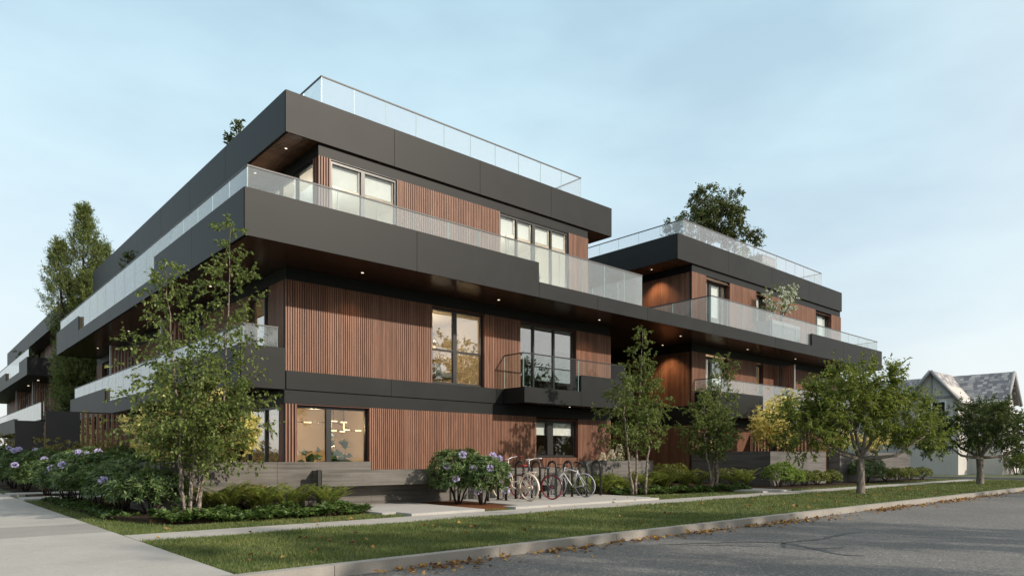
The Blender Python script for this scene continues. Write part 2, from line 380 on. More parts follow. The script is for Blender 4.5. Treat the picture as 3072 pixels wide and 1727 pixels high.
# --- roofs -------------------------------------------------------------------
def roof(x0, x1, y0, y1, fj, lj, rj=None):
    c = MB(); c.box(x0+.03, x1-.03, y0+.03, y1-.03, 9.75, 10.72); c.build('roof_slab', M['panel'], B)
    p = MB(front(y0)); panels(p, fj, -.03, 0, 9.70, 10.79)
    p.xf = left(x0); panels(p, lj, -.03, 0, 9.70, 10.79)
    p.xf = lambda u, o, z: (x1+o, u, z); panels(p, rj or lj, -.03, 0, 9.70, 10.79)
    p.xf = None; p.box(x0+.03, x1-.03, y1-.03, y1, 9.70, 10.79); p.build('roof_parapet', M['panel'], B)
    s = MB(); s.box(x0+.09, x1-.09, y0+.09, y1-.09, 9.728, 9.745)
    k = int((y1-y0)/.085)
    for i in range(min(k, 330)):
        y = y0+.1+i*.085
        s.box(x0+.1, x1-.1, y, y+.06, 9.712, 9.727)
    s.build('roof_soffit', M['roof_soffit'], B)
roof(7.55, 20.59, 17.39, 41.2, [7.553,10.848,14.062,17.294,20.587], [17.423,21.841,25.326,28.829,32.345,35.796,41.197])
roof(24.90, 41.19, 17.39, 40.2, [24.903,28.944,33.0,37.07,41.187], [17.423,21.145,24.9,28.7,32.5,36.3,40.197])
balustrade(B, [(front(18.5), [9.1+.0*i for i in range(1)]+[10.14+1.1*i for i in range(9)]+[20.04]), (left(9.1), [18.52+1.15*i for i in range(9)]), (left(20.04), [18.52+1.15*i for i in range(6)])], 10.7, 12.13, 'roofglass', .04)
balustrade(B, [(front(18.5), [26.9,28.2,29.45,30.7,31.95,33.2,34.5,35.6,36.65,37.7,38.75,40.09,41.0]), (left(26.9), [18.52+1.25*i for i in range(10)]), (left(41.0), [18.52+1.25*i for i in range(5)])], 10.7, 12.09, 'roofglass', .04)

# --- third floor slab with planters and glass ----------------------------------
XS, YS = 5.80, 15.555
c = MB()
c.box(XS+.03, 42.146, YS+.03, 17.62, 6.225, 6.45); c.box(XS+.03, 7.70, 17.62, 40.088, 6.225, 6.45)
c.box(7.70, 20.5, 17.62, 40.4, 6.225, 6.45); c.box(20.5, 26.2, 17.62, 25.0, 6.225, 6.45); c.box(26.2, 41.2, 17.62, 40.0, 6.225, 6.45)
# upstands and planter boxes behind the fascia
c.box(XS+.03, 14.944-.002, YS+.03, YS+.29, 6.45, 7.255); c.box(14.944, 33.43, YS+.03, YS+.07, 6.45, 6.655); c.box(33.43+.012, 42.146, YS+.03, YS+.29, 6.45, 7.255)
c.box(XS+.03, XS+.29, YS+.29, 22.88-.002, 6.45, 7.255); c.box(XS+.03, XS+.07, 22.88, 34.6, 6.45, 6.655); c.box(XS+.03, XS+.29, 34.617+.012, 40.088, 6.45, 7.255)
c.build('balcony_slab', M['panel'], B)
p = MB(front(YS))
panels(p, [5.803,10.405,14.944], -.03, 0, 6.19, 7.272); panels(p, [14.944,17.687,20.421,24.779,29.836,33.433], -.03, 0, 6.19, 6.668); panels(p, [33.433,37.045,42.173], -.03, 0, 6.19, 7.262)
p.xf = left(XS)
panels(p, [YS+.033,19.273,22.881], -.03, 0, 6.19, 7.272); panels(p, [22.881,25.836,28.735,31.614,34.617], -.03, 0, 6.19, 6.672); panels(p, [34.617,37.328,40.118], -.03, 0, 6.19, 7.282)
p.xf = lambda u, o, z: (42.176+o, u, z); panels(p, [YS+.033,17.6], -.03, 0, 6.19, 7.262)
p.xf = None; p.box(XS+.03, 7.6, 40.088, 40.118, 6.19, 7.28)
p.build('balcony_fascia', M['panel'], B)
e = MB(); e.box(XS+.035, XS+.288, 34.607, 34.628, 6.66, 7.25); e.build('planter_end', M['endwood'], B)
e = MB(); e.box(33.423, 33.444, YS+.035, YS+.16, 6.66, 7.24); e.build('planter_end', M['frame'], B)
e = MB(); e.box(33.423, 33.444, YS+.163, YS+.288, 6.66, 7.24); e.build('planter_end', M['reveal'], B)
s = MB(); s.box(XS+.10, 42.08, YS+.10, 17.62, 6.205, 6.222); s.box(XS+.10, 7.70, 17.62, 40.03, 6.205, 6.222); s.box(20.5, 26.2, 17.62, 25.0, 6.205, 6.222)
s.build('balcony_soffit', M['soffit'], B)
yg = YS+.105; xg = XS+.105
balustrade(B, [(front(yg), [5.905,7.029,8.139,9.252,10.362,11.525,12.613,13.754,14.871,15.956,17.05,18.15,19.2,20.222]),
               (left(xg), [yg+.02,16.806,17.987,19.121,20.36,21.514,22.704,24.153,25.607,27.053,28.496,29.95,31.381,32.879,34.404,36.1,37.8,39.66]),
               (left(20.222), [yg+.02,16.787,18.049,19.6])], 6.5, 7.785, 'balglass')
balustrade(B, [(front(yg), [24.72]+[25.95+1.2*i for i in range(13)]+[41.75]), (left(24.72), [yg+.02,16.575,17.508,18.66,19.9]), (left(41.75), [yg+.02,16.6,17.6])], 6.5, 7.765, 'balglass')

# --- second floor balconies ----------------------------------------------------
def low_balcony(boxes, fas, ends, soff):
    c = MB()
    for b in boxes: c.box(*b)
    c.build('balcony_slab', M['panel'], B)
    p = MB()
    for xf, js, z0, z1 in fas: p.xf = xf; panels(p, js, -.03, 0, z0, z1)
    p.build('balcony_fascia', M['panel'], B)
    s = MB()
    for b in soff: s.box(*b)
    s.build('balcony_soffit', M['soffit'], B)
XB = 6.42
low_balcony([(XB+.03,7.62,F+.03,40.38,3.02,3.40),(XB+.03,XB+.29,F+.032,25.23,3.40,4.05),(XB+.03,XB+.07,25.24,32.70,3.40,3.49),(XB+.03,XB+.29,32.73,40.38,3.40,4.05)],
            [(left(XB),[F+.033,21.4,25.236],2.985,4.065),(left(XB),[25.236,29.0,32.712],2.985,3.50),(left(XB),[32.712,36.4,40.41],2.985,4.065),(front(F),[XB+.003,7.580],2.985,4.065)], None,
            [(XB+.09,7.60,F+.08,40.3,3.0,3.016)])
e = MB(); e.box(XB+.035, XB+.288, 32.703, 32.724, 3.5, 4.04); e.build('planter_end', M['endwood'], B)
balustrade(B, [(left(XB+.1),[F+.09,18.861]+[20.1+1.24*i for i in range(8)]+[30.042,31.324,32.568,33.737,35.065,36.348,37.569,38.812,39.8]), (front(F+.07),[XB+.1,7.40])], 3.42, 4.57, 'balglass')
YB = 16.406
low_balcony([(15.13,20.67,YB+.03,F+.02,3.02,3.40),(17.80,20.67,YB+.03,YB+.29,3.40,4.055),(15.13,17.79,YB+.03,YB+.07,3.40,3.48)],
            [(front(YB),[15.10,17.792],2.99,3.49),(front(YB),[17.792,20.70],2.99,4.07),(left(15.10),[YB+.033,F-.035],2.99,3.49),(lambda u,o,z:(20.70+o,u,z),[YB+.033,F-.01],2.99,4.07)], None,
            [(15.19,20.62,YB+.09,F-.02,3.0,3.016)])
balustrade(B, [(front(YB+.1),[15.16,17.75,20.3]),(left(15.16),[YB+.12,F-.02])], 3.42, 4.58, 'clearglass', .035, 'frame')
low_balcony([(26.28,41.1,YB+.03,F+.02,3.02,3.40),(26.28,30.28,YB+.03,YB+.29,3.40,4.055),(30.30,41.1,YB+.03,YB+.07,3.40,3.44)],
            [(front(YB),[26.25,30.289],2.99,4.07),(front(YB),[30.289,33.9,37.5,41.13],2.99,3.455),(left(26.25),[YB+.033,F-.035],2.99,4.07)], None,
            [(26.34,41.0,YB+.09,F-.02,3.0,3.016)])
balustrade(B, [(front(YB+.1),[26.32]+[27.5+1.25*i for i in range(11)]+[41.0]),(left(26.32),[YB+.12,F-.02])], 3.42, 4.61, 'balglass')

# --- fascia bands and wall mass -------------------------------------------------
c = MB()
c.box(7.70,20.5,17.62,40.4,3.02,3.40); c.box(26.2,41.2,17.62,40.0,3.02,3.40)                       # second floor plates
c.box(7.70,20.5,17.62,40.4,.05,.2); c.box(26.2,41.2,17.62,40.0,.05,.2)
c.box(20.45,20.6,17.62,40.4,0,6.2); c.box(19.2,19.3,17.62,40.4,6.46,9.72); c.box(41.05,41.22,17.62,40.0,0,9.72)
c.box(7.7,20.45,40.41,40.55,0,9.72); c.box(26.2,41.05,40.01,40.15,0,9.72); c.box(20.62,26.05,24.9,25.0,0,6.2)
c.build('wall_mass', M['panel'], B)
b = MB(front(F))
for z0, z1, spans in ((9.382,9.698,[(8.513,19.31),(26.10,41.16)]), (5.877,6.20,[(7.60,20.60),(26.10,41.2)]), (2.622,2.984,[(7.56,20.60),(26.10,41.2)])):
    for u0, u1 in spans: b.box(u0, u1, -.16, -.012, z0, z1)
panels(b, [7.586,10.77,15.09], -.12, .03, 2.992, 3.478)
for z0, z1, xs, y1 in ((9.382,9.698,8.513,40.0),(5.877,6.20,7.60,40.5),(2.622,2.984,7.56,40.5)):
    b.xf = left(xs); b.box(F+.165, y1, -.16, -.012 if xs > 8 else 0, z0, z1)
for z0, z1 in ((9.382,9.698),(5.877,6.20),(2.622,3.48)):
    b.xf = left(26.10); b.box(F+.165, 39.9, -.16, -.012, z0, z1)
b.xf = front(24.9)
for z0, z1 in ((5.6,6.2),(2.8,3.9)): b.box(20.62, 26.08, -.05, .0, z0, z1)
b.xf = front(21.6); b.box(20.62, 26.08, -1.2, 0, 2.99, 4.0)
b.build('wall_band', M['panel'], B)

# --- cladding --------------------------------------------------------------------
battens(B, front(F), [(8.513,8.863),(11.0,14.97),(18.29,19.323)], 6.47, 9.38)
battens(B, front(F), [(7.586,12.235),(14.33,15.885),(18.70,20.617)], 3.49, 5.875)
battens(B, front(F), [(7.586,7.885,.25,2.62),(10.08,16.634,.25,2.62),(18.80,20.617,.25,2.62),(16.634,18.80,.25,1.20)], .25, 2.62)
battens(B, left(8.513), [(F+.145,17.82),(22.0,40.0)], 6.47, 9.38, .1, .06)
battens(B, left(7.586), [(F+.145,18.574),(20.1,24.0),(27.0,37.6),(39.3,40.5)], 3.42, 5.875)
battens(B, left(7.586), [(F+.145,17.9),(21.2,26),(28.5,40.5)], .25, 2.62)
battens(B, front(F), [(26.10,27.2),(29.2,31.59),(32.55,38.0),(40.0,41.25)], 6.47, 9.38)
battens(B, front(F), [(26.10,27.167),(29.0,31.576),(32.3,38.45),(40.0,41.25)], 3.42, 5.875)
battens(B, front(F), [(26.10,27.2),(28.6,33),(35.5,41.25)], .25, 2.62)
battens(B, left(26.10), [(F+.145,30.0)], 6.47, 9.38); battens(B, left(26.10), [(F+.145,30.0)], 3.49, 5.875); battens(B, left(26.10), [(F+.145,30.0)], .2, 2.62)
battens(B, front(24.88), [(20.65,26.05,3.9,5.6),(22.6,26.05,.1,2.8)], .1, 2.8)

# --- windows -----------------------------------------------------------------------
fF = front(F)
window(B, fF, 8.863, 11.0, 6.47, 9.375, [(9.82,9.94)], (), .05, {0:.19,1:.19}, reveal='dark')
window(B, fF, 14.97, 18.29, 6.47, 9.375, [(15.74,15.80),(16.49,16.62),(17.38,17.45)], (), .05, {0:.18,1:.18,2:.18,3:.18}, reveal='dark')
window(B, fF, 12.235, 14.33, 3.50, 5.87, [(13.14,13.28)], [4.55], .14, None, 'winglass_mirror')
window(B, fF, 15.885, 18.70, 3.50, 5.87, [16.62,17.63], (), .12, {2:.32}, 'winglass_mirror')
window(B, fF, 7.885, 10.08, .55, 2.615, [(8.80,8.95)], (), .14, None)
window(B, fF, 16.634, 18.80, 1.21, 2.55, [(17.34,17.62)], (), .16, {0:.36,1:.36}, fw=.07)
window(B, left(8.513), 17.82, 22.0, 6.47, 9.375, [18.98,20.1], (), .05, None, reveal='dark')
window(B, left(7.586), 18.574, 20.1, 3.49, 5.80, [19.08], (), .10, {0:.5}, 'winglass_mirror')
window(B, left(7.586), 24.0, 27.0, 3.42, 5.80, [25.5], (), .10, None, 'winglass_mirror')
window(B, left(7.586), 37.6, 39.3, 3.42, 5.80, [38.4], (), .10, None, 'winglass_mirror')
window(B, left(7.586), 17.9, 21.2, .55, 2.615, [19.05,20.3], (), .10, None, 'winglass_mirror')
window(B, left(7.586), 26.0, 28.5, .3, 2.615, [27.2], (), .10, None, 'winglass_mirror')
window(B, fF, 27.2, 29.2, 6.47, 9.25, [(27.75,27.93),(28.72,28.78)], (), .22, {0:.55,1:.55})
window(B, fF, 31.59, 32.55, 6.47, 9.28, (), (), .22, {0:.42})
window(B, fF, 38.0, 40.0, 6.47, 9.28, [(38.5,38.66)], (), .22, {0:.5,1:.5})
window(B, fF, 27.167, 29.0, 3.42, 5.76, [(27.72,27.90)], (), .16, {0:.5,1:.5})
window(B, fF, 31.576, 32.3, 3.42, 5.82, (), (), .14, {0:.25})
window(B, fF, 38.45, 40.0, 3.42, 5.76, [39.2], (), .16, {0:.6,1:.6})
window(B, fF, 27.2, 28.6, .9, 2.60, [(27.62,27.80)], (), .16, {0:.3,1:.3})
window(B, fF, 33.0, 35.5, .3, 2.60, [34.2], (), .16, None, 'winglass_mirror')
dp = MB(front(24.86)); dp.box(20.7, 22.55, -.06, 0, .1, 2.3); dp.build('entrance_door', M['frame'], B)

# --- rooms behind the glass -----------------------------------------------------------
room(B, 7.80, 11.3, 17.68, 21.4, .26, 2.78, 'room', (17.95,21.15,.4,2.6))
room(B, 11.0, 15.0, 17.68, 21.4, 3.44, 5.98, 'room')
room(B, 15.15, 19.6, 17.68, 21.4, 3.44, 5.98, 'dark_room')
room(B, 15.6, 19.8, 17.70, 20.8, .26, 2.78, 'dark_room')
room(B, 8.72, 12.4, 17.64, 22.4, 6.50, 9.50, 'roomlight', (17.9,21.9,6.6,9.35))
room(B, 13.8, 19.05, 17.64, 22.4, 6.50, 9.50, 'roomlight')
room(B, 7.80, 10.85, 17.68, 21.0, 3.44, 5.98, 'room', (18.6,20.05,3.5,5.75))
room(B, 26.4, 30.2, 17.80, 21.0, 6.50, 9.50, 'roomlight'); room(B, 30.5, 34.0, 17.80, 21.0, 6.50, 9.50, 'dark_room'); room(B, 37.0, 40.9, 17.80, 21.0, 6.50, 9.50, 'dark_room')
room(B, 26.4, 30.0, 17.74, 21.0, 3.44, 5.98, 'roomlight'); room(B, 30.3, 34.0, 17.74, 21.0, 3.44, 5.98, 'room'); room(B, 37.0, 40.9, 17.74, 21.0, 3.44, 5.98, 'dark_room')
room(B, 26.4, 30.0, 17.74, 21.0, .26, 2.78, 'roomlight'); room(B, 31.0, 37.0, 17.74, 21.0, .26, 2.78, 'dark_room')

# --- downlights -----------------------------------------------------------------------
def downlight(x, y, z, e=8, spot=True):
    d = MB(); d.tube([(x,y,z-.004),(x,y,z+.006)], .036, 14); d.build('downlight', M['downlight'], B)
    if spot: flat_light('downlight_beam', 'SPOT', (x, y, z-.03), e, (1,.62,.32), B, spot_size=R(105), spot_blend=.7, shadow_soft_size=.05)
for x, e in ((9.42,40),(14.28,40),(19.1,40),(24.15,25),(29.46,25),(34.12,25)): downlight(x, 16.72, 6.203, e)
for y in (21.0, 25.6, 30.6, 36.3): downlight(6.84, y, 6.203, 25)
downlight(25.55, 19.24, 9.712, 190); downlight(17.94, 17.1, 2.999, 12)
downlight(6.6, 16.5, 6.203, 0, False) if False else None
downlight(8.0, 18.4, 9.712, 10, False); downlight(8.0, 20.6, 9.712, 10, False)
downlight(25.5, 18.6, 6.203, 170)

# --- slatted balcony screens -------------------------------------------------------------
def balcony_screen(xf, u0, u1, z0, z1, n):
    mb = MB(xf); mb.box(u0, u0+.05, -.03, .03, z0, z1, 1); mb.box(u1-.05, u1, -.03, .03, z0, z1, 1)
    for i in range(n):
        u = u0+.1+(u1-u0-.2)*i/(n-1); mb.box(u-.035, u+.035, -.06, .06, z0+.03, z1-.02, 0)
    return mb.build('balcony_screen', [M['wood'], M['post']], B)
balcony_screen(front(32.7), 6.60, 7.55, 3.42, 5.87, 7); balcony_screen(front(25.2), 6.60, 7.55, 3.42, 5.87, 7)
balcony_screen(left(33.72), 16.55, 17.44, 3.42, 5.86, 7)

# ------------------------------------------------------------------ far building beyond the conifer
FB = thing('apartment_building', 'far charcoal apartment building behind the tall conifer at the left edge', 'apartment building', (0, 0, 0))
c = MB(); c.box(7.6, 20, 50.6, 78.8, 9.75, 10.7); c.build('roof_slab', M['panel'], FB)
c = MB(left(7.55)); panels(c, [50.55,54,57.6,61.2,64.8,68.4,72,75.5,78.85], -.03, 0, 9.7, 10.79); c.xf = front(50.55); panels(c, [7.583,12,16,20], -.03, 0, 9.7, 10.79); c.build('roof_parapet', M['panel'], FB)
c = MB(); c.box(5.83,7.7,50.52,80,6.22,6.45); c.box(5.83,6.1,50.52,54.2,6.45,7.25); c.box(5.83,6.1,61.52,80,6.45,7.25); c.box(7.7,20,50.52,80,6.22,6.45)
c.box(6.45,7.7,50.52,80,3.02,3.40); c.box(6.45,6.7,62.5,80,3.40,4.04); c.box(7.7,20,50.52,80,3.02,3.4); c.build('balcony_slab', M['panel'], FB)
c = MB(left(5.8)); panels(c, [50.49,54.2], -.03, 0, 6.19, 7.272); panels(c, [54.2,57.8,61.5], -.03, 0, 6.19, 6.67); panels(c, [61.5,65,68.5,72,76,80], -.03, 0, 6.19, 7.272)
c.xf = left(6.42); panels(c, [50.49,55,59,62.5], -.03, 0, 2.985, 3.5); panels(c, [62.5,66,70,75,80], -.03, 0, 2.985, 4.06)
c.xf = front(50.49); panels(c, [5.833,7.6], -.03, 0, 6.19, 7.272); panels(c, [6.45,7.6], -.03, 0, 2.985, 3.5); c.build('balcony_fascia', M['panel'], FB)
e = MB(); e.box(5.835,6.09,61.49,61.515,6.66,7.24); e.box(6.455,6.69,62.47,62.495,3.49,4.03); e.build('planter_end', M['endwood'], FB)
def far_glass(x, y0, y1, z0, z1, n):
    g = MB(left(x)); js = [y0+(y1-y0)*i/n for i in range(n+1)]
    r = MB(left(x)); r.box(y0, y1, -.02, .02, z1, z1+.035); root = r.build('glass_balustrade', M['rail'], FB)
    for a, b in zip(js, js[1:]): g.box(a+.01, b-.01, -.006, .006, z0, z1)
    g.build('glass_panel', M['balglass'], root)
far_glass(5.9, 50.6, 79.9, 6.5, 7.78, 20); far_glass(6.52, 50.6, 79.9, 3.42, 4.57, 20)
battens(FB, left(8.513), [(50.7,54),(58,64),(68,78)], 6.47, 9.7, .2, .12); battens(FB, left(7.586), [(50.7,56),(60,66),(70,79.5)], 3.42, 6.2, .2, .12); battens(FB, left(7.586), [(50.7,55),(59,66),(70,79.5)], .2, 2.98, .2, .12)
battens(FB, front(50.6), [(7.75,20,.2,2.98),(7.75,20,3.42,6.2),(8.7,19.5,6.47,9.7)], .2, 2.9, .2, .12)
for xx, zz, ys in ((8.513, 6.47, [(54,58),(64,68)]), (7.586, 3.42, [(56,60),(66,70)]), (7.586, .3, [(55,59),(66,70)])):
    for y0, y1 in ys: window(FB, left(xx), y0, y1, zz, zz+2.6, [(y0+y1)/2], (), .1, None, 'winglass_mirror')
w = MB(); w.box(7.75,8.0,50.8,79.5,0,6.2); w.box(8.7,8.9,50.8,78,6.46,9.7); w.build('wall_mass', M['dark_room'], FB)
for y in (55, 63.5): 
    s = MB(front(y)); s.box(6.6,6.65,-.03,.03,3.42,6.19,1)
    for i in range(6): s.box(6.72+i*.14,6.8+i*.14,-.05,.05,3.42,6.15,0)
    s.build('balcony_screen', [M['wood'], M['post']], FB)
for y in (54, 58.5): 
    d = MB(); d.tube([(6.8,y,6.19),(6.8,y,6.21)], .06, 10); d.build('downlight', M['downlight'], FB)
# ------------------------------------------------------------------ setting
def slab(name, boxes, mat, k='structure', parent=None):
    mb = MB()
    for b in boxes: mb.box(*b)
    o = mb.build(name, mat, parent)
    if k: kind(o, k)
    return o
slab('ground', [(-400,600,-400,700,-.6,-.2)], M['lawnsoil'])
slab('road', [(-80,160,-3.0,7.0,-.5,-.12),(43.9,49.4,7.0,120,-.5,-.12),(43.9,49.4,-90,-3.0,-.5,-.12)], M['asphalt'])
slab('lawn', [(2.57,43.7,7.15,60,-.5,0),(-60,-1.6,7.15,90,-.5,0),(49.6,140,7.15,120,-.5,0),(-80,43.7,-40,-3.15,-.5,0)], M['lawnsoil'])
# kerb stones
mb = MB(); x = -30.0
while x < 43.7: mb.box(x+.004, min(43.7, x+2.4)-.004, 7.0, 7.15, -.4, .014 if int(x) % 2 else .012); x += 2.4
y = 7.16
while y < 90: mb.box(49.4, 49.55, y+.004, y+2.4, -.4, .012); mb.box(43.72, 43.88, y+.004, y+2.4, -.4, .012); y += 2.4
x = -30.0
while x < 43: mb.box(x+.004, x+2.4, -3.15, -3.0, -.4, .012); x += 2.4
kind(mb.build('kerb', M['kerb']), 'structure')
# pavements: slabs with open joints
mb = MB(); y = 7.16; i = 0
for y0, y1 in [(7.16,8.88),(8.88,10.78),(10.78,12.55),(12.55,14.46),(14.46,16.3),(16.3,18.15),(18.15,20),(20,21.85),(21.85,23.7)] + [(23.7+1.85*k, 25.55+1.85*k) for k in range(30)]:
    mb.box(-1.6, .52, y0+.006, y1-.006, -.3, .012, 1 if i == 3 else 0); mb.box(.53, 2.565, y0+.006, y1-.006, -.3, .012, 1 if i == 3 else 0); i += 1
kind(mb.build('pavement', [M['pave'], M['pave_dark']]), 'structure')
mb = MB(); x = 2.575
for x1 in [3.53,4.47,5.42] + [5.42+1.22*k for k in range(1, 32)]:
    if x1 > 43.6: break
    mb.box(x+.005, x1-.005, 10.86, 11.85, -.3, .012); x = x1
kind(mb.build('footpath', M['pave']), 'structure')
mb = MB(); x = -30
while x < 43: mb.box(x+.005, x+1.5, -5.2, -3.9, -.3, .012); x += 1.5
kind(mb.build('footpath', M['pave']), 'structure')
# paved pads in front of the building
def pad(name, polys, z=.062):
    mb = MB()
    for p in polys: mb.box(*p, -.1, z)
    return kind(mb.build(name, M['pad']), 'structure')
pad('bench_terrace', [(7.80,9.72,11.853,12.42),(7.46,9.72,12.424,14.94)]); pad('cycle_terrace', [(10.64,16.08,11.853,12.3),(11.15,16.25,12.304,14.94)]); pad('entry_terrace', [(21.88,23.9,11.853,13.6)])
pad('side_path', [(2.57,7.4,23.0,24.3),(2.57,7.4,26.2,27.5)])
# planting beds
mb = MB()
mb.prism([(2.95,14.9),(3.35,13.5),(5.1,12.8),(7.4,13.1),(7.44,14.94)], -.05, .10); mb.prism([(2.95,14.91),(7.4,14.95),(7.5,16),(7.4,22.9),(2.95,22.9)], -.05, .06); mb.prism([(2.95,24.4),(7.4,24.4),(7.4,26.1),(2.95,26.1)], -.05, .05); mb.prism([(2.95,27.6),(7.4,27.6),(7.4,48),(2.95,48)], -.05, .05)
mb.prism([(16.3,14.0),(17.7,14.2),(20,13.4),(21.8,13.0),(21.85,15.0),(16.3,14.98)], -.05, .08); mb.prism([(19.95,15.05),(25.95,15.05),(25.95,17.4),(19.95,17.4)], -.05, .1); mb.prism([(23.95,12.9),(26,12.5),(31,12.5),(31,13.74),(25.95,13.74),(25.95,15.0),(23.95,15.0)], -.05, .07); mb.prism([(31.2,12.5),(41.2,12.5),(41.2,13.74),(31.2,13.74)], -.05, .05)
kind(mb.build('planting_bed', M['soil']), 'structure')
mb = MB(); mb.prism([(9.78,12.1),(10.6,12.1),(10.62,12.36),(11.1,12.4),(11.12,14.92),(9.76,14.92)], -.05, .045); kind(mb.build('mulch_bed', M['mulch']), 'structure')
# sealed cracks in the asphalt
def ribbon(mb, pts, w):
    vs = []; n = len(pts)
    for i, (x, y) in enumerate(pts):
        a = pts[max(i-1,0)]; b = pts[min(i+1,n-1)]; dx, dy = b[0]-a[0], b[1]-a[1]; l = math.hypot(dx, dy) or 1
        ww = 1.7*w*(.35+.65*math.sin(math.pi*min(1,(i+.25)/(n-.5))))*random.uniform(.6,1.3)
        vs += [(x-dy/l*ww, y+dx/l*ww, -.116), (x+dy/l*ww, y-dx/l*ww, -.116)]
    mb.add(vs, [(2*i,2*i+1,2*i+3,2*i+2) for i in range(n-1)])
def wiggle(a, b, n, s): return [(a[0]+(b[0]-a[0])*i/n+random.gauss(0,s)*(0<i<n), a[1]+(b[1]-a[1])*i/n+random.gauss(0,s)*(0<i<n)) for i in range(n+1)]
mb = MB()
for a, b, w in (((8.6,6.35),(9.93,5.66),.018),((9.93,5.66),(10.27,5.24),.03),((10.27,5.24),(11.2,5.05),.03),((11.2,5.05),(12.4,5.12),.035),((12.4,5.12),(12.7,5.0),.02),((10.27,5.24),(9.69,4.9),.02),((10.2,5.2),(10.05,4.75),.04),((10.05,4.75),(9.6,4.13),.04),((9.6,4.13),(9.68,3.8),.025),((9.95,4.6),(10.4,4.35),.02),((8.9,6.1),(9.6,5.2),.012)):
    ribbon(mb, wiggle(a, b, 9, .02), w)
kind(mb.build('road_crack_seal', M['seal']), 'structure')

# ------------------------------------------------------------------ concrete planters, bench, gate, screens
def planter(name, label, boxes, soil, mat, cat='planter'):
    r = thing(name, label, cat, (boxes[0][0], boxes[0][2], 0)); mb = MB()
    for b in boxes: mb.box(b[0]-boxes[0][0], b[1]-boxes[0][0], b[2]-boxes[0][2], b[3]-boxes[0][2], b[4], b[5])
    mb.build('planter_wall', M[mat], r)
    if soil:
        s = MB(); s.box(soil[0]-boxes[0][0], soil[1]-boxes[0][0], soil[2]-boxes[0][2], soil[3]-boxes[0][2], .02, soil[4]); s.build('soil', M['soil'], r)
    return r
planter('planter', 'tall grey board marked concrete planter under the corner window, behind the ferns', [(3.9,6.3,14.95,15.15,0,1.10),(6.306,8.66,14.95,15.15,0,1.10),(3.9,4.1,15.15,17.3,0,1.10),(8.46,8.66,15.15,17.4,0,1.10)], (4.1,8.46,15.15,17.4,.92), 'concrete')
planter('planter', 'low grey concrete planter wall behind the bench and the bicycles', [(8.665,12.4,14.95,15.15,0,.895),(12.406,16.415,14.95,15.15,0,.895)], (8.67,16.41,15.15,17.4,.72), 'concrete')
planter('planter', 'dark concrete planter holding white cone flowers right of the bicycle hoops', [(16.42,19.92,14.93,15.13,0,1.10),(19.72,19.92,15.13,17.4,0,1.10)], (16.43,19.72,15.13,17.4,.70), 'concrete_dark')
planter('planter', 'high dark concrete planter with golden shrubs in front of the right wing', [(26.0,30.95,13.77,13.97,0,1.45),(26.0,26.2,13.97,17.4,0,1.45),(30.75,30.95,13.97,17.4,0,1.45)], (26.2,30.75,13.97,17.4,1.25), 'concrete_dark')
planter('planter', 'farthest concrete planter, right of the slatted gate and behind the street tree', [(32.4,41.2,13.77,13.97,0,1.43),(32.4,32.6,13.97,17.4,0,1.43),(41.0,41.2,13.97,17.4,0,1.43)], (32.6,41.0,13.97,17.4,1.25), 'concrete_dark')
bn = thing('bench', 'cantilevered concrete bench with dark shadow gap below, left of the purple flowering bush', 'bench', (7.12, 14.45, 0))
mb = MB(); mb.box(0, 4.0, 0, .495, .54, .905); mb.build('seat', M['concrete'], bn)
mb = MB(); mb.box(-.085, -.005, .02, .10, .0, .925); mb.box(-.005, .30, .03, .09, .46, .535); mb.build('steel_bracket', M['black'], bn)
gt = thing('gate', 'narrow slatted cedar gate between the two dark planters of the right wing', 'gate', (30.98, 14.3, 0))
mb = MB()
for i in range(9): mb.box(.06+i*.15, .14+i*.15, 0, .05, .2, 1.95)
mb.build('slats', M['wood'], gt)
mb = MB(); mb.box(0,.05,-.01,.06,0,1.98); mb.box(1.36,1.41,-.01,.06,0,1.98); mb.box(.05,1.36,.0,.05,.1,.16); mb.build('gate_frame', M['black'], gt)
mb = MB(); mb.box(.62,.66,-.03,-.01,.9,1.2); mb.build('handle', M['post'], gt)
def divider(label, xf0, length, solid, rz=0.0, h=2.9):
    t = thing('patio_screen', label, 'privacy screen', xf0, rz, 'patio screens of dark panel and cedar slats')
    mb = MB(); mb.box(0, solid, -.03, .03, .05, h); mb.build('solid_panel', M['screen'], t)
    mb = MB(); n = int((length-solid)/.165)
    for i in range(n): mb.box(solid+.05+i*.165, solid+.14+i*.165, -.04, .04, .1, h-.04)
    mb.build('slats', M['wood'], t)
    for za in (h-.04, .06):
        mb = MB(); mb.box(solid, length, -.02, .02, za, za+.04); mb.build('rail', M['frame'], t)
    return t
divider('charcoal panel and cedar slat screen nearest the corner, behind the lilac flowers', (4.0,30.0,0), 3.56, 1.07)
divider('charcoal screen further back along the left side, below the conifer', (4.0,38.8,0), 3.56, 1.07)
divider('cedar slat screen inside the high planter of the right wing', (31.05,17.4,0), 3.0, .02, -math.pi/2, 2.4)

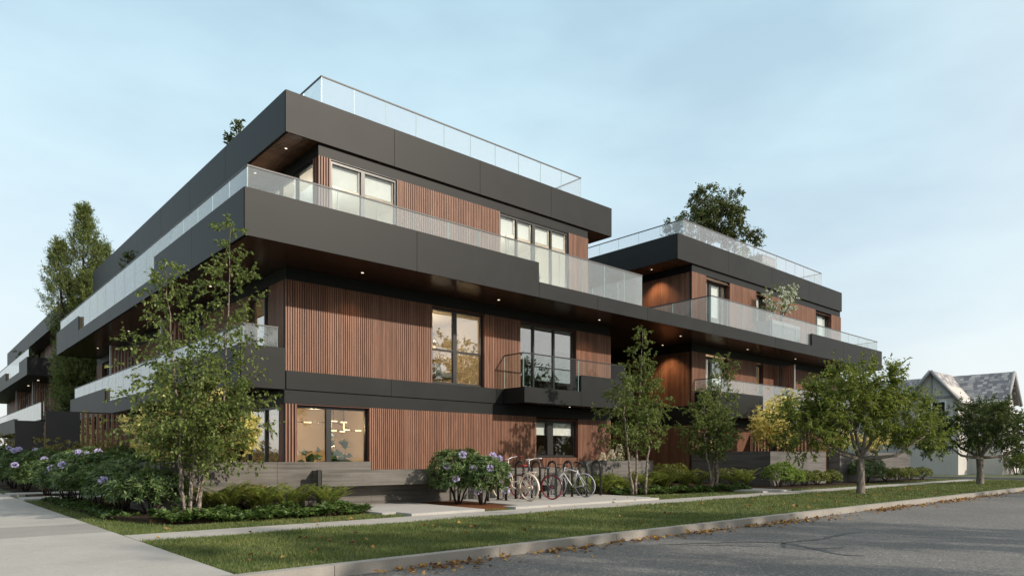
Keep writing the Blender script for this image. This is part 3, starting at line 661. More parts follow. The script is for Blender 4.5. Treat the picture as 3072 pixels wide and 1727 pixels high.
# ------------------------------------------------------------------ bike hoops and bicycles
hoops = []
hl = ['black bike hoop hidden most by the flowering bush, leftmost of the row','black bike hoop behind the cream bicycle handlebar, second from the left','black bike hoop behind the red saddle of the cream bicycle','black bike hoop just right of the cream bicycle back wheel','black bike hoop behind the black bicycle saddle','black bike hoop crossing the middle of the white bicycle','black bike hoop behind the white bicycle back wheel','empty black bike hoop at the right end of the row']
h0 = None
for i, x in enumerate([11.50,12.13,12.77,13.39,14.03,14.68,15.31,15.93]):
    if h0 is None:
        h0 = thing('bike_hoop', hl[0], 'bike rack', (x, 13.90, .062), 0, 'black inverted U hoops of the bike rack')
        pts = [(0,0,0),(0,0,.86)] + [(0,.165-.165*math.cos(a),.86+.165*math.sin(a)) for a in [math.pi*k/12 for k in range(1,12)]] + [(0,.33,.86),(0,.33,0)]
        mb = MB(); mb.tube(pts, .033, 12); mb.build('hoop', M['black'], h0)
        for y in (0, .33):
            mb = MB(); mb.tube([(0,y,0),(0,y,.008)], .055, 14); mb.build('foot_plate', M['black'], h0)
    else:
        c = h0.copy(); COL.objects.link(c); c.location = (x, 13.90, .062); c['label'] = hl[i]
        for ch in h0.children:
            d = ch.copy(); COL.objects.link(d); d.parent = c
def bicycle(label, loc, rz, lean, S):
    """wheel contact of the back wheel at the origin, front toward +Y"""
    t = thing('bicycle', label, 'bicycle', loc, rz); t.rotation_euler = (0, lean, rz)
    Rw = S['R']; wb = S['wb']; tr = S['tyre_r']
    def wheel(y):
        w = MB(); w.ring((0,y,Rw), (1,0,0), Rw-tr-.012, .011, 44, 6)
        w.tube([(-.04,y,Rw),(.04,y,Rw)], .022, 10)
        o = w.build('wheel', S['rim'], t)
        q = MB(); q.ring((0,y,Rw), (1,0,0), Rw-tr, tr, 48, 8); q.build('tyre', S['tyre'], o)
        q = MB()
        for k in range(28):
            a = 2*math.pi*k/28; sx = .03*(1 if k % 2 else -1); b = a+.25*(1 if k % 4 < 2 else -1)
            q.tube([(sx,y+.02*math.cos(b),Rw+.02*math.sin(b)),(0,y+(Rw-tr-.012)*math.cos(a),Rw+(Rw-tr-.012)*math.sin(a))], .0016, 4)
        q.build('spokes', M['post'], o)
    wheel(0); wheel(wb)
    bb = (0,.42,S['bbz']); seat = (0,.42-.20,S['st']); head_t = (0,wb-.33,S['ht']); head_b = (0,wb-.27,S['ht']-.17); hub_r = (0,0,Rw); hub_f = (0,wb,Rw)
    f = MB(); r = S['tube']
    f.tube([bb, seat], r, 8); f.tube([head_t, head_b], r+.004, 8)
    if S['step']:
        f.tube([head_b, (0,wb-.40,.50), (0,.62,.36), bb], r+.003, 8); f.tube([head_t, (0,wb-.46,.60), (0,.60,.47), (0,.36,.52)], r, 8)
    else:
        f.tube([head_b, bb], r+.003, 8); f.tube([(0,wb-.33,S['ht']-.03), (0,.24,S['st']-.05)], r, 8)
    for s in (-1, 1):
        f.tube([(s*.02,.36,S['bbz']), (s*.06,0,Rw)], .009, 6); f.tube([(s*.015,.235,S['st']-.06), (s*.06,0,Rw)], .008, 6)
        f.tube([(s*.045,wb-.255,S['ht']-.2), (s*.05,wb-.1,Rw+.16), (s*.05,wb,Rw)], .011, 6)
    f.tube([(-.05,wb-.26,S['ht']-.19),(.05,wb-.26,S['ht']-.19)], .014, 6)
    f.build('frame', S['paint'], t)
    q = MB(); q.tube([seat, (0,.22-.03,S['sz']-.05)], .013, 8); q.build('seat_post', M['post'] if S['postlight'] else M['black'], t)
    q = MB(); y0 = .19
    q.add([(-.075,y0-.11,S['sz']),(.075,y0-.11,S['sz']),(.03,y0+.05,S['sz']+.005),(.014,y0+.17,S['sz']-.005),(-.014,y0+.17,S['sz']-.005),(-.03,y0+.05,S['sz']+.005),(-.06,y0-.11,S['sz']-.05),(.06,y0-.11,S['sz']-.05),(.02,y0+.05,S['sz']-.04),(.008,y0+.165,S['sz']-.03),(-.008,y0+.165,S['sz']-.03),(-.02,y0+.05,S['sz']-.04)],
          [(0,1,2,5),(5,2,3,4),(7,6,11,8),(8,11,10,9),(0,6,7,1),(1,7,8,2),(2,8,9,3),(3,9,10,4),(4,10,11,5),(5,11,6,0)], 0, True); q.build('saddle', S['saddle'], t)
    q = MB(); hz = S['hz']; hy = wb-.36
    q.tube([head_t, (0,hy+.02,hz-.03)], .012, 8)
    if S['bars'] == 'drop':
        for s in (-1, 1): q.tube([(0,hy+.02,hz-.03),(s*.17,hy+.04,hz-.02),(s*.20,hy+.14,hz-.02),(s*.205,hy+.17,hz-.08),(s*.21,hy+.08,hz-.12)], .012, 8)
    else:
        for s in (-1, 1): q.tube([(0,hy+.02,hz-.03),(s*.10,hy+.05,hz),(s*.25,hy-.02,hz+.03),(s*.29,hy-.10,hz+.03)], .011, 8)
    q.build('handlebar', M['post'] if S['bars'] != 'drop' else M['black'], t)
    for s in (-1, 1):
        g = MB()
        if S['bars'] == 'drop': g.tube([(s*.206,hy+.16,hz-.09),(s*.21,hy+.07,hz-.12)], .016, 8)
        else: g.tube([(s*.275,hy-.06,hz+.03),(s*.30,hy-.20,hz+.03)], .016, 8)
        g.build('grip', S['grip'], t)
    q = MB(); q.ring((.035,.42,S['bbz']), (1,0,0), .085, .006, 24, 5); q.tube([(.03,.42,S['bbz']),(.06,.42,S['bbz'])], .02, 8); q.tube([(.055,.42,S['bbz']),(.06,.50,S['bbz']-.145)], .009, 6); q.tube([(-.055,.42,S['bbz']),(-.06,.34,S['bbz']+.145)], .009, 6); q.build('crank', M['black'], t)
    for s, yy, zz in ((1,.50,S['bbz']-.145),(-1,.34,S['bbz']+.145)):
        g = MB(); g.box(*(sorted((s*.065, s*.15))), yy-.04, yy+.04, zz-.012, zz+.012); g.build('pedal', M['black'], t)
    if S['guard']:
        g = MB(); pts = [(.42+.105*math.cos(a), S['bbz']+.105*math.sin(a)) for a in [math.pi*(-.5+k/8) for k in range(9)]] + [(-.02+.055*math.cos(a), Rw+.055*math.sin(a)) for a in [math.pi*(.5+k/8) for k in range(9)]]
        n = len(pts); vs = [(.045,a,b) for a,b in pts]+[(.075,a,b) for a,b in pts]
        g.add(vs, [tuple(range(n)), tuple(range(n,2*n))]+[(i,(i+1)%n,n+(i+1)%n,n+i) for i in range(n)]); g.build('chain_guard', S['guard'], t)
    if S['rack']:
        g = MB()
        for s in (-.05, 0, .05): g.tube([(s,.17,Rw*2+.055),(s,-.28,Rw*2+.055)], .006, 6)
        for yy in (.15, 0, -.15, -.28): g.tube([(-.05,yy,Rw*2+.055),(.05,yy,Rw*2+.055)], .005, 6)
        for s in (-1, 1): g.tube([(s*.06,0,Rw),(s*.06,-.2,Rw*2+.055)], .005, 6); g.tube([(s*.06,0,Rw),(s*.055,-.02,Rw*2+.055)], .005, 6)
        g.build('luggage_rack', S['paint'], t)
    if S['mud']:
        for y in (0, wb):
            g = MB(); n = 18; vs = []
            for k in range(n+1):
                a = R(-10)+R(175)*k/n if y == 0 else R(20)+R(130)*k/n
                a = math.pi-a if y == 0 else a
                for sx, rr in ((-.026,Rw+.012),(0,Rw+.026),(.026,Rw+.012)): vs.append((sx, y+rr*math.cos(a), Rw+rr*math.sin(a)))
            g.add(vs, [(3*k+j,3*k+j+1,3*k+j+4,3*k+j+3) for k in range(n) for j in (0,1)], 0, True); g.build('mudguard', S['mud'], t)
    if S['stand']:
        g = MB(); g.tube([(-.04,.30,S['bbz']-.02),(-.20,.22,.01)], .008, 6); g.build('kickstand', M['post'], t)
    return t
cream = simple('cream_paint', (.62,.50,.42), .35, 0, .5, .03); creamt = simple('cream_tyre', (.58,.50,.40), .7, 0, .3, .05); redsad = simple('red_leather', (.20,.028,.02), .45, 0, .4, .08)
blackp = simple('black_bike_paint', (.018,.018,.02), .3, 0, .5, .05); redrim = simple('red_rim', (.26,.02,.035), .35, 0, .5, .05); rub = simple('black_rubber', (.02,.02,.02), .75, 0, .3, .1)
whitep = simple('white_bike_paint', (.66,.67,.68), .3, 0, .5, .03); greyt = simple('pale_grey_tyre', (.45,.46,.47), .65, 0, .3, .05); greys = simple('grey_saddle', (.06,.055,.055), .5)
bicycle('cream city bicycle with red saddle and cream tyres', (12.30,13.16,.062), R(3), R(-4), dict(R=.355,wb=1.06,tyre_r=.024,rim=creamt,tyre=creamt,bbz=.29,st=.62,ht=.86,tube=.016,step=True,sz=.95,hz=1.12,paint=cream,saddle=redsad,bars='city',grip=redsad,guard=cream,rack=True,mud=cream,stand=True,postlight=False))
bicycle('black step through bicycle with red rims', (13.22,13.26,.062), R(14), R(-3), dict(R=.335,wb=1.04,tyre_r=.017,rim=redrim,tyre=redrim,bbz=.28,st=.60,ht=.86,tube=.016,step=True,sz=.88,hz=1.07,paint=blackp,saddle=greys,bars='city',grip=whitep,guard=blackp,rack=True,mud=blackp,stand=False,postlight=False))
bicycle('white fixed gear bicycle with pale tyres and black rims', (14.72,13.40,.062), R(9), R(-5), dict(R=.345,wb=1.0,tyre_r=.014,rim=rub,tyre=greyt,bbz=.28,st=.78,ht=.86,tube=.013,step=False,sz=1.02,hz=.98,paint=whitep,saddle=rub,bars='drop',grip=rub,guard=None,rack=False,mud=None,stand=False,postlight=False))

# ------------------------------------------------------------------ inside: lamps, plants, furniture
def lamp_tubes(label, loc, segs, drops):
    t = thing('chandelier', label, 'chandelier', loc)
    mb = MB()
    for d in drops: mb.tube(d, .012, 6)
    mb.build('lamp_frame', M['black'], t)
    for a, b in segs: g = MB(); g.tube([a, b], .017, 8); g.build('lamp_tube', M['bulb'], t)
lamp_tubes('branching tube chandelier glowing in the ground floor corner window', (9.3, 18.9, 2.0), [((-.9,0,.12),(-.9,0,.36)),((-.55,0,.22),(-.32,0,.22)),((.25,0,.28),(.5,0,.28)),((.62,0,.26),(.82,0,.26)),((.25,0,0),(.48,0,0)),((.6,0,-.02),(.75,0,-.02)),((.72,0,.03),(.92,0,.03)),((1.1,0,.02),(1.3,0,.02)),((.3,0,.08),(.3,0,.24)),((.72,0,.06),(.72,0,.24))],
           [[(-.9,0,.36),(-.9,0,.75)],[(.38,0,.28),(.38,0,.75)],[(.72,0,.26),(.72,0,.75)],[(-.9,0,.22),(.5,0,.24),(1.0,0,.02)],[(.25,0,0),(1.3,0,.02)]])
lamp_tubes('tube pendant lamps in the four pane top floor window', (15.9, 19.2, 7.6), [((-.5,0,0),(-.5,0,.28)),((-.3,0,-.15),(-.05,0,-.15)),((.05,0,-.2),(.05,0,.1)),((.5,0,.1),(.75,0,.1)),((.85,0,-.2),(.85,0,.15)),((1.1,0,-.05),(1.1,0,-.3))], [[(-.5,0,.28),(-.5,0,1.9)],[(.85,0,.15),(.85,0,1.9)],[(-.5,0,.05),(.85,0,.05),(1.1,0,-.05)]])
def globe_lamp(label, loc, balls, stem):
    t = thing('chandelier', label, 'chandelier', loc); mb = MB(); mb.tube([(0,0,0),(0,0,stem)], .012, 6)
    for b in balls: mb.tube([(0,0,b[2]*.5),(b[0]*.8,b[1]*.8,b[2])], .01, 6)
    mb.build('lamp_frame', simple('brass', (.35,.2,.07), .3, .9), t)
    for b in balls: g = MB(); g.sphere(b, .065, 12, 8); g.build('glass_globe', M['bulb'], t)
globe_lamp('globe chandelier in the second floor window with the leafy plant', (13.15, 19.3, 5.05), [(-.62,0,.05),(-.3,.1,-.12),(.45,0,.08),(.3,-.2,-.15),(-.1,.3,.1)], .9)
globe_lamp('globe chandelier in the top floor corner window', (9.75, 19.4, 7.75), [(-.45,0,.45),(.2,.1,-.05),(.05,-.2,-.45),(-.3,.3,-.2)], 1.75)
for loc, e in (((9.3,19.4,2.2),52),((13.0,19.6,5.2),150),((9.8,19.8,8.3),95),((16.2,19.6,8.2),120),((9.3,19.3,5.2),45),((28.2,19.3,8.6),14),((28.2,19.3,5.2),28),((31.9,19.3,5.2),35),((28.2,19.3,2.2),35),((17.3,19.5,5.4),8),((17.6,19.4,2.3),5)):
    flat_light('room_lamp', 'POINT', loc, e, (1,.97,.92) if loc[2] > 6.5 else (1,.80,.56) if loc[2] > 3 else (1,.72,.44), B, shadow_soft_size=.15)
def potted(label, loc, h, n, L, W, spread, pot=.16, poth=.32, mat='fig'):
    t = thing('potted_plant', label, 'potted plant', loc); mb = MB(); mb.tube([(0,0,0),(0,0,poth)], [pot*.8, pot], 14); mb.build('pot', M['white'], t)
    mb = MB(); P = []; D = []
    for k in range(4):
        a = k*1.7; top = Vector((math.cos(a)*spread*.5, math.sin(a)*spread*.5, h*random.uniform(.75,1))); mb.tube([(0,0,poth),top*.5+Vector((0,0,.1)),top], [.012,.01,.006], 5)
        for i in range(n//4):
            q = top*random.uniform(.45,1); P.append((q.x,q.y,max(q.z,poth+.1))); v = unit(1)[0]; v[2] = abs(v[2])*.7+.1; D.append(v)
    mb.build('stem', M['bark'], t); leaf_mesh('leaves', P, D, np.full(len(P), L)*RNG.uniform(.7,1.15,len(P)), W, M[mat], t, droop=.25)
potted('broad leaved fig plant behind the ground floor corner window', (9.55,18.3,.27), 1.75, 46, .34, .24, .5)
potted('smaller fig plant at the left of the ground floor window mullion', (8.75,18.5,.27), 1.25, 30, .30, .2, .4)
potted('leafy indoor tree in the second floor window', (12.6,18.3,3.45), 1.75, 110, .24, .06, .55)
potted('big leaved plant in the top floor four pane window', (17.5,18.5,6.51), 1.3, 36, .42, .22, .5)
ch = thing('armchair', 'wooden armchair with pale cushions in the second floor window', 'chair', (13.2,18.5,3.45))
mb = MB(); mb.box(-.34,.34,-.3,.3,.36,.48); mb.box(-.34,.34,.22,.34,.48,.85); mb.build('cushion', M['blind'], ch)
for sx in (-.38,.36):
    for sy in (-.3,.3): mb = MB(); mb.box(sx,sx+.04,sy,sy+.04,0,.6); mb.build('leg', M['endwood'], ch)
mb = MB(); mb.box(-.38,.4,-.3,.34,.3,.35); mb.box(-.4,-.36,-.32,.36,.6,.63); mb.box(.36,.4,-.32,.36,.6,.63); mb.build('chair_frame', M['endwood'], ch)
# ------------------------------------------------------------------ vegetation
class Tree:
    def __init__(s): s.mb = MB(); s.P = []; s.D = []
    def leaf(s, p, d): s.P.append(tuple(p)); s.D.append(tuple(d))
def rdir(): 
    v = Vector((random.gauss(0,1),random.gauss(0,1),random.gauss(0,1))); return v.normalized()
def twig(T, p, d, L, r, nleaf, curve, wood=True, spread=.7):
    pts = [Vector(p)]; d = Vector(d).normalized(); k = 4
    for i in range(k):
        d = (d + curve*.25 + rdir()*.16).normalized(); pts.append(pts[-1] + d*(L/k))
    if wood: T.mb.tube(pts, [r*(1-.75*i/k) for i in range(k+1)], 4, cap=False)
    for i in range(nleaf):
        t = random.uniform(.12,1)*k; j = min(k-1, int(t)); q = pts[j].lerp(pts[j+1], t-j)
        dd = (pts[j+1]-pts[j]).normalized(); T.leaf(q+rdir()*.012, (dd + rdir()*spread*1.3 + curve*.35).normalized())
    return pts
def birch(name, label, loc, stems, prof, nb, leafL, leafW, mat='birch_leaf', group=None, lean=None, seed=1):
    """stems: list of (waypoints, r0, n_branches, start_t); prof(t)-> branch length"""
    random.seed(seed); t = thing(name, label, 'tree', loc, 0, group); T = Tree(); tr = MB()
    for wp, r0, nbr, t0 in stems:
        pts = []; wp = [Vector(w) for w in wp]; n = 16
        for i in range(n+1):
            u = i/n*(len(wp)-1); j = min(len(wp)-2, int(u)); q = wp[j].lerp(wp[j+1], u-j); pts.append(q + Vector((random.gauss(0,.018),random.gauss(0,.018),0))*(i > 0))
        tr.tube(pts, [max(.005, r0*(1-.9*(i/n)**.8)*random.uniform(.88,1.14)) for i in range(n+1)], 9)
        for b in range(nbr):
            u = t0 + (1-t0)*(b+random.random())/nbr; f = u*n; j = min(n-1, int(f)); p = pts[j].lerp(pts[j+1], f-j)
            a = b*2.4+random.uniform(-.5,.5); L = prof(u)*random.uniform(.55,1.15)
            d = Vector((math.cos(a), math.sin(a), random.uniform(.25,.9)))
            bp = twig(T, p, d, L, max(.004, r0*.22*(1-u*.7)), int(4*L/.5), Vector((0,0,-.12)))
            nt_ = max(4, int(L/.07))
            for k in range(nt_):
                f2 = random.uniform(.2,1)*4; jj = min(3, int(f2)); q = bp[jj].lerp(bp[jj+1], f2-jj); dd = (bp[jj+1]-bp[jj]).normalized()
                twig(T, q, (dd*.7+rdir()*.8).normalized(), random.uniform(.16,.36)*(.6+.4*L), .0028, nb, Vector((0,0,-.5)))
    tr.build('trunk', M['bark_birch'], t); T.mb.build('branches', M['bark_dark'], t)
    n = len(T.P); leaf_mesh('foliage', T.P, T.D, RNG.uniform(.65,1.2,n)*leafL, RNG.uniform(.8,1.15,n)*leafW, M[mat], t, droop=.15); return t
def bprof(lo, hi, peak): 
    return lambda u: lo + (hi-lo)*math.exp(-((u-peak)/.33)**2) if u < .9 else lo*.8
birch('birch_tree', 'tall multi stemmed birch with peeling bark at the left building corner', (4.05,13.9,.08),
      [([(0,0,0),(-.06,.02,1.0),(-.10,.04,2.0),(-.22,.1,3.5),(-.28,.1,4.75)], .046, 64, .24), ([(.28,.1,0),(.42,.12,.9),(.78,.15,2.2),(.86,.15,3.9),(.93,.15,5.75)], .046, 84, .2), ([(.08,-.1,0),(.12,-.15,.9),(.1,-.1,2.0),(.25,-.05,3.2)], .032, 34, .3), ([(.22,.2,0),(.55,.5,1.2),(.75,.9,2.4)], .018, 10, .4), ([(.15,.2,0),(.2,.35,1.2),(.1,.5,2.6)], .016, 12, .4)],
      bprof(.40,1.2,.42), 9, .072, .043, seed=11)
birch('birch_tree', 'three stemmed birch with pale trunks right of the bicycles', (17.2,13.5,.06),
      [([(-.25,0,0),(-.42,.05,1.4),(-.55,.1,2.6),(-.5,.1,3.5)], .052, 30, .28), ([(.05,.1,0),(.12,.1,1.5),(.25,.1,3.3),(.42,.1,5.15)], .052, 44, .24), ([(.28,-.1,0),(.55,0,1.5),(.62,.1,2.7),(.55,.1,3.9)], .05, 30, .3)],
      bprof(.42,1.05,.45), 15, .07, .042, seed=22)
birch('birch_tree', 'two stemmed birch in front of the right wing balcony', (21.2,13.25,.06),
      [([(-.2,0,0),(-.45,.05,1.2),(-.6,.1,2.3),(-.5,.1,3.3)], .055, 34, .3), ([(.15,.05,0),(.25,.1,1.5),(.45,.1,3.0),(.62,.1,4.75)], .07, 46, .28), ([(.02,.15,0),(.2,.2,1.3),(.3,.3,2.6)], .045, 24, .35)],
      bprof(.42,1.1,.45), 15, .072, .043, seed=33)

def street_tree(name, label, loc, H, trunk_h, r0, env, nl, mat, leafL, leafW, seed, limbs=6, bark='bark', group=None, twigs=900, up=.35, cat='tree', fill=.55, spread=.8, twl=(.25,.5)):
    """env: ellipsoids (cx,cy,cz,rx,ry,rz) that the crown fills unevenly; limbs fork toward clump centres"""
    random.seed(seed); t = thing(name, label, cat, loc, 0, group); T = Tree(); tr = MB()
    top = Vector((random.uniform(-.04,.04), random.uniform(-.04,.04), trunk_h))
    tr.tube([(0,0,-.03),(0,0,.06),(top.x*.4+r0*.1,0,trunk_h*.45),top], [r0*1.35,r0*1.08,r0*.92,r0*.95], 10)
    limbpts = []
    for k in range(limbs):
        a = 2*math.pi*k/limbs + random.uniform(-.3,.3); e = env[k % len(env)]; el = random.uniform(.25,.95)
        tgt = Vector((e[0]+e[3]*.62*math.cos(a)*math.cos(el), e[1]+e[4]*.62*math.sin(a)*math.cos(el), e[2]+e[5]*.6*math.sin(el)*random.uniform(.2,1)))
        mid = top.lerp(tgt, .45) + Vector((random.gauss(0,.08),random.gauss(0,.08),-.12*(tgt.xy-top.xy).length))
        pts = [top.lerp(tgt,0), top.lerp(mid,.5)+rdir()*.03, mid, mid.lerp(tgt,.5)+rdir()*.06, tgt]
        tr.tube(pts, [r0*.55,r0*.45,r0*.36,r0*.22,r0*.1], 7)
        for i in range(1, 5): limbpts.append((pts[i], r0*(.5-.09*i))); limbpts.append((pts[i-1].lerp(pts[i],.5), r0*(.5-.09*i)))
    # clumps
    clumps = []
    vol = [e[3]*e[4]*e[5] for e in env]
    for k in range(int(twigs*.16)):
        e = random.choices(env, vol)[0]; v = rdir(); rr = random.uniform(.25,1)**fill
        c = Vector((e[0]+e[3]*v.x*rr, e[1]+e[4]*v.y*rr, e[2]+e[5]*v.z*rr))
        q, rq = min(limbpts, key=lambda lp: (lp[0]-c).length); d = c-q
        if d.length > .05:
            m = q.lerp(c,.5)+rdir()*.07*d.length; T.mb.tube([q,m,c], [max(.006,rq*.3),max(.005,rq*.2),.004], 5, cap=False)
            if random.random() < .35: limbpts.append((c, rq*.5))
        clumps.append((c, d.normalized() if d.length > .05 else Vector((0,0,1)), e))
    per = max(1, int(nl/twigs))
    for k in range(twigs):
        c, d, e = random.choice(clumps)
        o = (c-Vector(e[:3])); o = o.normalized() if o.length > .01 else Vector((0,0,1))
        twig(T, c, (d*.5+o*.5+rdir()*.7+Vector((0,0,up))).normalized(), random.uniform(*twl), .003, per, Vector((0,0,-.15)), spread=spread)
    tr.build('trunk', M[bark], t); T.mb.build('branches', M[bark], t); n = len(T.P)
    leaf_mesh('foliage', T.P, T.D, RNG.uniform(.65,1.2,n)*leafL, RNG.uniform(.8,1.2,n)*leafW, M[mat], t, droop=.25); return t
street_tree('street_tree', 'spreading green street tree on the verge in front of the right wing', (23.7,9.4,0), 4.5, 1.15, .13,
            [(-.4,.3,2.9,1.2,1.2,1.0),(-1.6,1.0,2.25,1.1,1.1,.85),(1.1,-.8,2.4,1.1,1.1,.9),(.5,-.2,3.35,.85,.85,.85),(-.7,.5,3.35,.8,.8,.9),(1.7,-1.3,1.95,.8,.8,.55),(-1.7,1.3,1.95,.5,.5,.45),(-.2,.2,3.9,.4,.4,.5),(.9,-.6,3.5,.4,.4,.7)], 25000, 'plum_leaf', .14, .048, 5, 7, twigs=1900, twl=(.25,.75), up=.6)
street_tree('street_tree', 'smaller dark green street tree before the pale gabled house', (36.1,9.2,0), 3.9, 1.2, .15,
            [(0,0,2.5,1.6,1.6,1.0),(-1.2,.8,2.3,1.1,1.1,.8),(1.3,-.9,2.3,1.2,1.2,.85),(.2,0,3.0,1.1,1.1,.75),(2.0,-1.5,1.9,.9,.9,.6),(-1.9,1.4,1.9,.7,.7,.55)], 18000, 'plum_dark', .15, .052, 6, 7, twigs=1500, twl=(.25,.7), up=.5, group=None)
street_tree('street_tree', 'young thin street tree on the verge by the cross street, behind the big one', (41.6,14.2,0), 4.2, 1.6, .06,
            [(0,0,2.7,1.0,1.0,1.1)], 2600, 'plum_dark', .15, .055, 8, 4, twigs=300)
street_tree('rooftop_tree', 'broad tree rising from the roof terrace of the right wing', (33.3,21.8,10.72), 5.6, 1.5, .09,
            [(-.5,.4,3.2,1.3,1.3,.9),(.9,-.7,3.6,1.4,1.3,1.1),(.5,-.3,4.7,1.0,1.0,.85),(1.9,-1.5,2.6,.9,.9,.6),(1.3,-1.0,4.6,.7,.7,.7)], 16000, 'roof_leaf', .15, .075, 9, 7, 'bark', twigs=2200, up=-.05, fill=.5, spread=.9)
def pot_tree(label, loc, h, r, mat, n, L, W, seed, flower=0, box=None):
    random.seed(seed); t = thing('potted_shrub', label, 'shrub', loc); T = Tree(); tr = MB()
    b = MB(); bx = box or (.35,.35,.5); b.box(-bx[0],bx[0],-bx[1],bx[1],0,bx[2]); b.build('planter_box', M['panel'] if not box else M['trim'], t)
    for k in range(5):
        a = k*1.3; tip = Vector((math.cos(a)*r*.6, math.sin(a)*r*.6, h*random.uniform(.7,.95))); tr.tube([(0,0,bx[2]),tip*.5+Vector((0,0,bx[2]*.5)),tip],[.03,.02,.008],5)
        for i in range(n//60):
            q = tip*random.uniform(.55,1.02)+Vector((0,0,bx[2]*.3)); d = (rdir()+Vector((math.cos(a)*.4,math.sin(a)*.4,.5))).normalized(); twig(T, q, d, random.uniform(.2,.5)*r, .004, 10, Vector((0,0,0)))
    tr.build('stem', M['bark_dark'], t); T.mb.build('branches', M['bark_dark'], t); m = len(T.P); leaf_mesh('foliage', T.P, T.D, RNG.uniform(.7,1.2,m)*L, W, M[mat], t)
    if flower:
        idx = RNG.choice(m, flower, replace=False); P = np.repeat(np.array(T.P)[idx], 5, axis=0); P += RNG.normal(0,.012,P.shape); leaf_mesh('blossom', P, unit(len(P)), .085, .07, M['white_petal'], t)
    return t
pot_tree('shrub peeking over the left roof edge of the corner block', (9.9,26.6,10.72), 3.35, .75, 'roof_leaf', 3000, .13, .06, 3)
pot_tree('dark leafy shrub on the side balcony above the lower glass', (6.9,29.7,6.45), 2.5, .7, 'roof_leaf', 2000, .13, .06, 4)
pot_tree('white flowering shrub in a box behind the right wing balcony glass', (32.2,16.6,6.45), 2.85, 1.1, 'lime', 1500, .11, .055, 5, 300, (1.4,.38,1.25))
pot_tree('pale flowering shrubs behind the glass of the right wing roof', (33.2,19.6,10.72), 1.3, .8, 'lime', 800, .10, .05, 12, 60)
pot_tree('round green shrub beside the grey box on the right wing roof', (34.6,19.5,10.72), 1.5, .7, 'roof_leaf', 800, .10, .05, 13)
bx = thing('roof_box', 'plain grey box standing on the right wing roof terrace', 'roof box', (35.9,19.4,10.72)); m = MB(); m.box(-.7,.75,-.3,.6,0,1.5); m.box(-.72,.77,-.32,.62,1.5,1.54); m.build('box_panel', M['trim'], bx)
pot_tree('dark shrub on the balcony of the far building', (6.9,60.0,6.45), 2.6, .9, 'roof_leaf', 400, .2, .09, 14)

# conifer
def conifer(label, loc, spires, seed):
    """several leaders, each a cone of upswept feathery tufts"""
    random.seed(seed); t = thing('conifer_tree', label, 'tree', loc); tr = MB(); tw = MB(); P = []; D = []
    for (x, y, z1, z0, rmax, nb) in spires:
        tr.tube([(x*.25,y*.25,0),(x*.6,y*.6,z1*.45),(x,y,z1*.97)], [.22,.13,.02], 8)
        for k in range(nb):
            u = random.random()**.85; z = z0+(z1-z0)*u; a = random.uniform(0, 2*math.pi); dist = z1-z
            rr = min(rmax, .12+.50*dist**.85)*(.72+.28*math.sin(2.3*a+z*1.3+x)*math.sin(z*2.1+a*1.7)); L = rr*random.uniform(.75,1.12)
            b0 = Vector((x*(.4+.6*u), y*(.4+.6*u), z)); d = Vector((math.cos(a), math.sin(a), random.uniform(.35,1.0))).normalized(); e = b0 + d*L
            if k % 2 == 0: tw.tube([b0, b0.lerp(e,.6)+Vector((0,0,-.06*L)), e], [.025*(1-u*.6),.014,.004], 4, cap=False)
            for c in range(3):
                q0 = b0.lerp(e, (1.0,.78,.55)[c]) + rdir()*.10*(c > 0); ax = (d*.6+Vector((0,0,.8))+rdir()*.3).normalized(); tl = random.uniform(.30,.6)
                for s in range(15):
                    f = random.random(); q = q0 + ax*tl*f + rdir()*.07*(1-f*.6); P.append(tuple(q)); D.append(tuple(ax*.8+rdir()*.75))
    tr.build('trunk', M['bark_dark'], t); tw.build('branches', M['bark_dark'], t); m = len(P)
    leaf_mesh('foliage', P, D, RNG.uniform(.12,.26,m), .034, M['conifer'], t, droop=.05); return t
conifer('tall dense conifer rising behind the left end of the apartment building', (7.5,44.6,0), [(.3,.4,15.0,3,1.4,560),(-.9,.5,12.8,2,1.1,400),(1.4,.9,13.2,3,1.1,380),(.3,-.8,10.9,1.5,1.5,400),(1.9,-.2,8.6,.6,1.5,300),(2.4,1.3,10.4,1,1.3,260),(-.5,-.7,8.2,.4,1.6,380)], 21)

# shrubs built of rosettes on uneven domes
def dome(n, rx, ry, h, seed, z0=.12, lumps=7):
    r = np.random.default_rng(seed); lc = r.normal(size=(lumps,3)); lc[:,2] = abs(lc[:,2])*.8; lc /= np.linalg.norm(lc,axis=1,keepdims=True)
    v = r.normal(size=(n,3)); v /= np.linalg.norm(v,axis=1,keepdims=True); v[:,2] = np.where(v[:,2] < -.25, -v[:,2], v[:,2])
    k = np.exp(6*((v@lc.T).max(axis=1)-1)); s = (.76+.27*k)*np.where(r.random(n) < .72, r.uniform(.9,1.04,n), r.uniform(.55,.92,n))
    P = v*s[:,None]*np.array([rx,ry,h*.62]); P[:,2] += h*.42; P[:,2] = np.maximum(P[:,2], z0*r.uniform(.6,1.6,n)); return P, v
def rosette(P, v, k, tilt, seed):
    r = np.random.default_rng(seed); n = len(P); ax = v*.7+np.array([0,0,.5]); ax = ax+r.normal(size=ax.shape)*.25; ax /= np.linalg.norm(ax,axis=1,keepdims=True)
    u = np.cross(ax, r.normal(size=(n,3))); u /= np.linalg.norm(u,axis=1,keepdims=True); w = np.cross(ax,u); a = 2*np.pi*np.arange(k)/k
    D = (u[:,None]*np.cos(a)[None,:,None]+w[:,None]*np.sin(a)[None,:,None]) + ax[:,None]*(tilt+r.normal(0,.28,(n,k,1)))
    return np.repeat(P,k,axis=0)+r.normal(0,.006,(n*k,3)), D.reshape(-1,3), np.repeat(ax,k,axis=0)
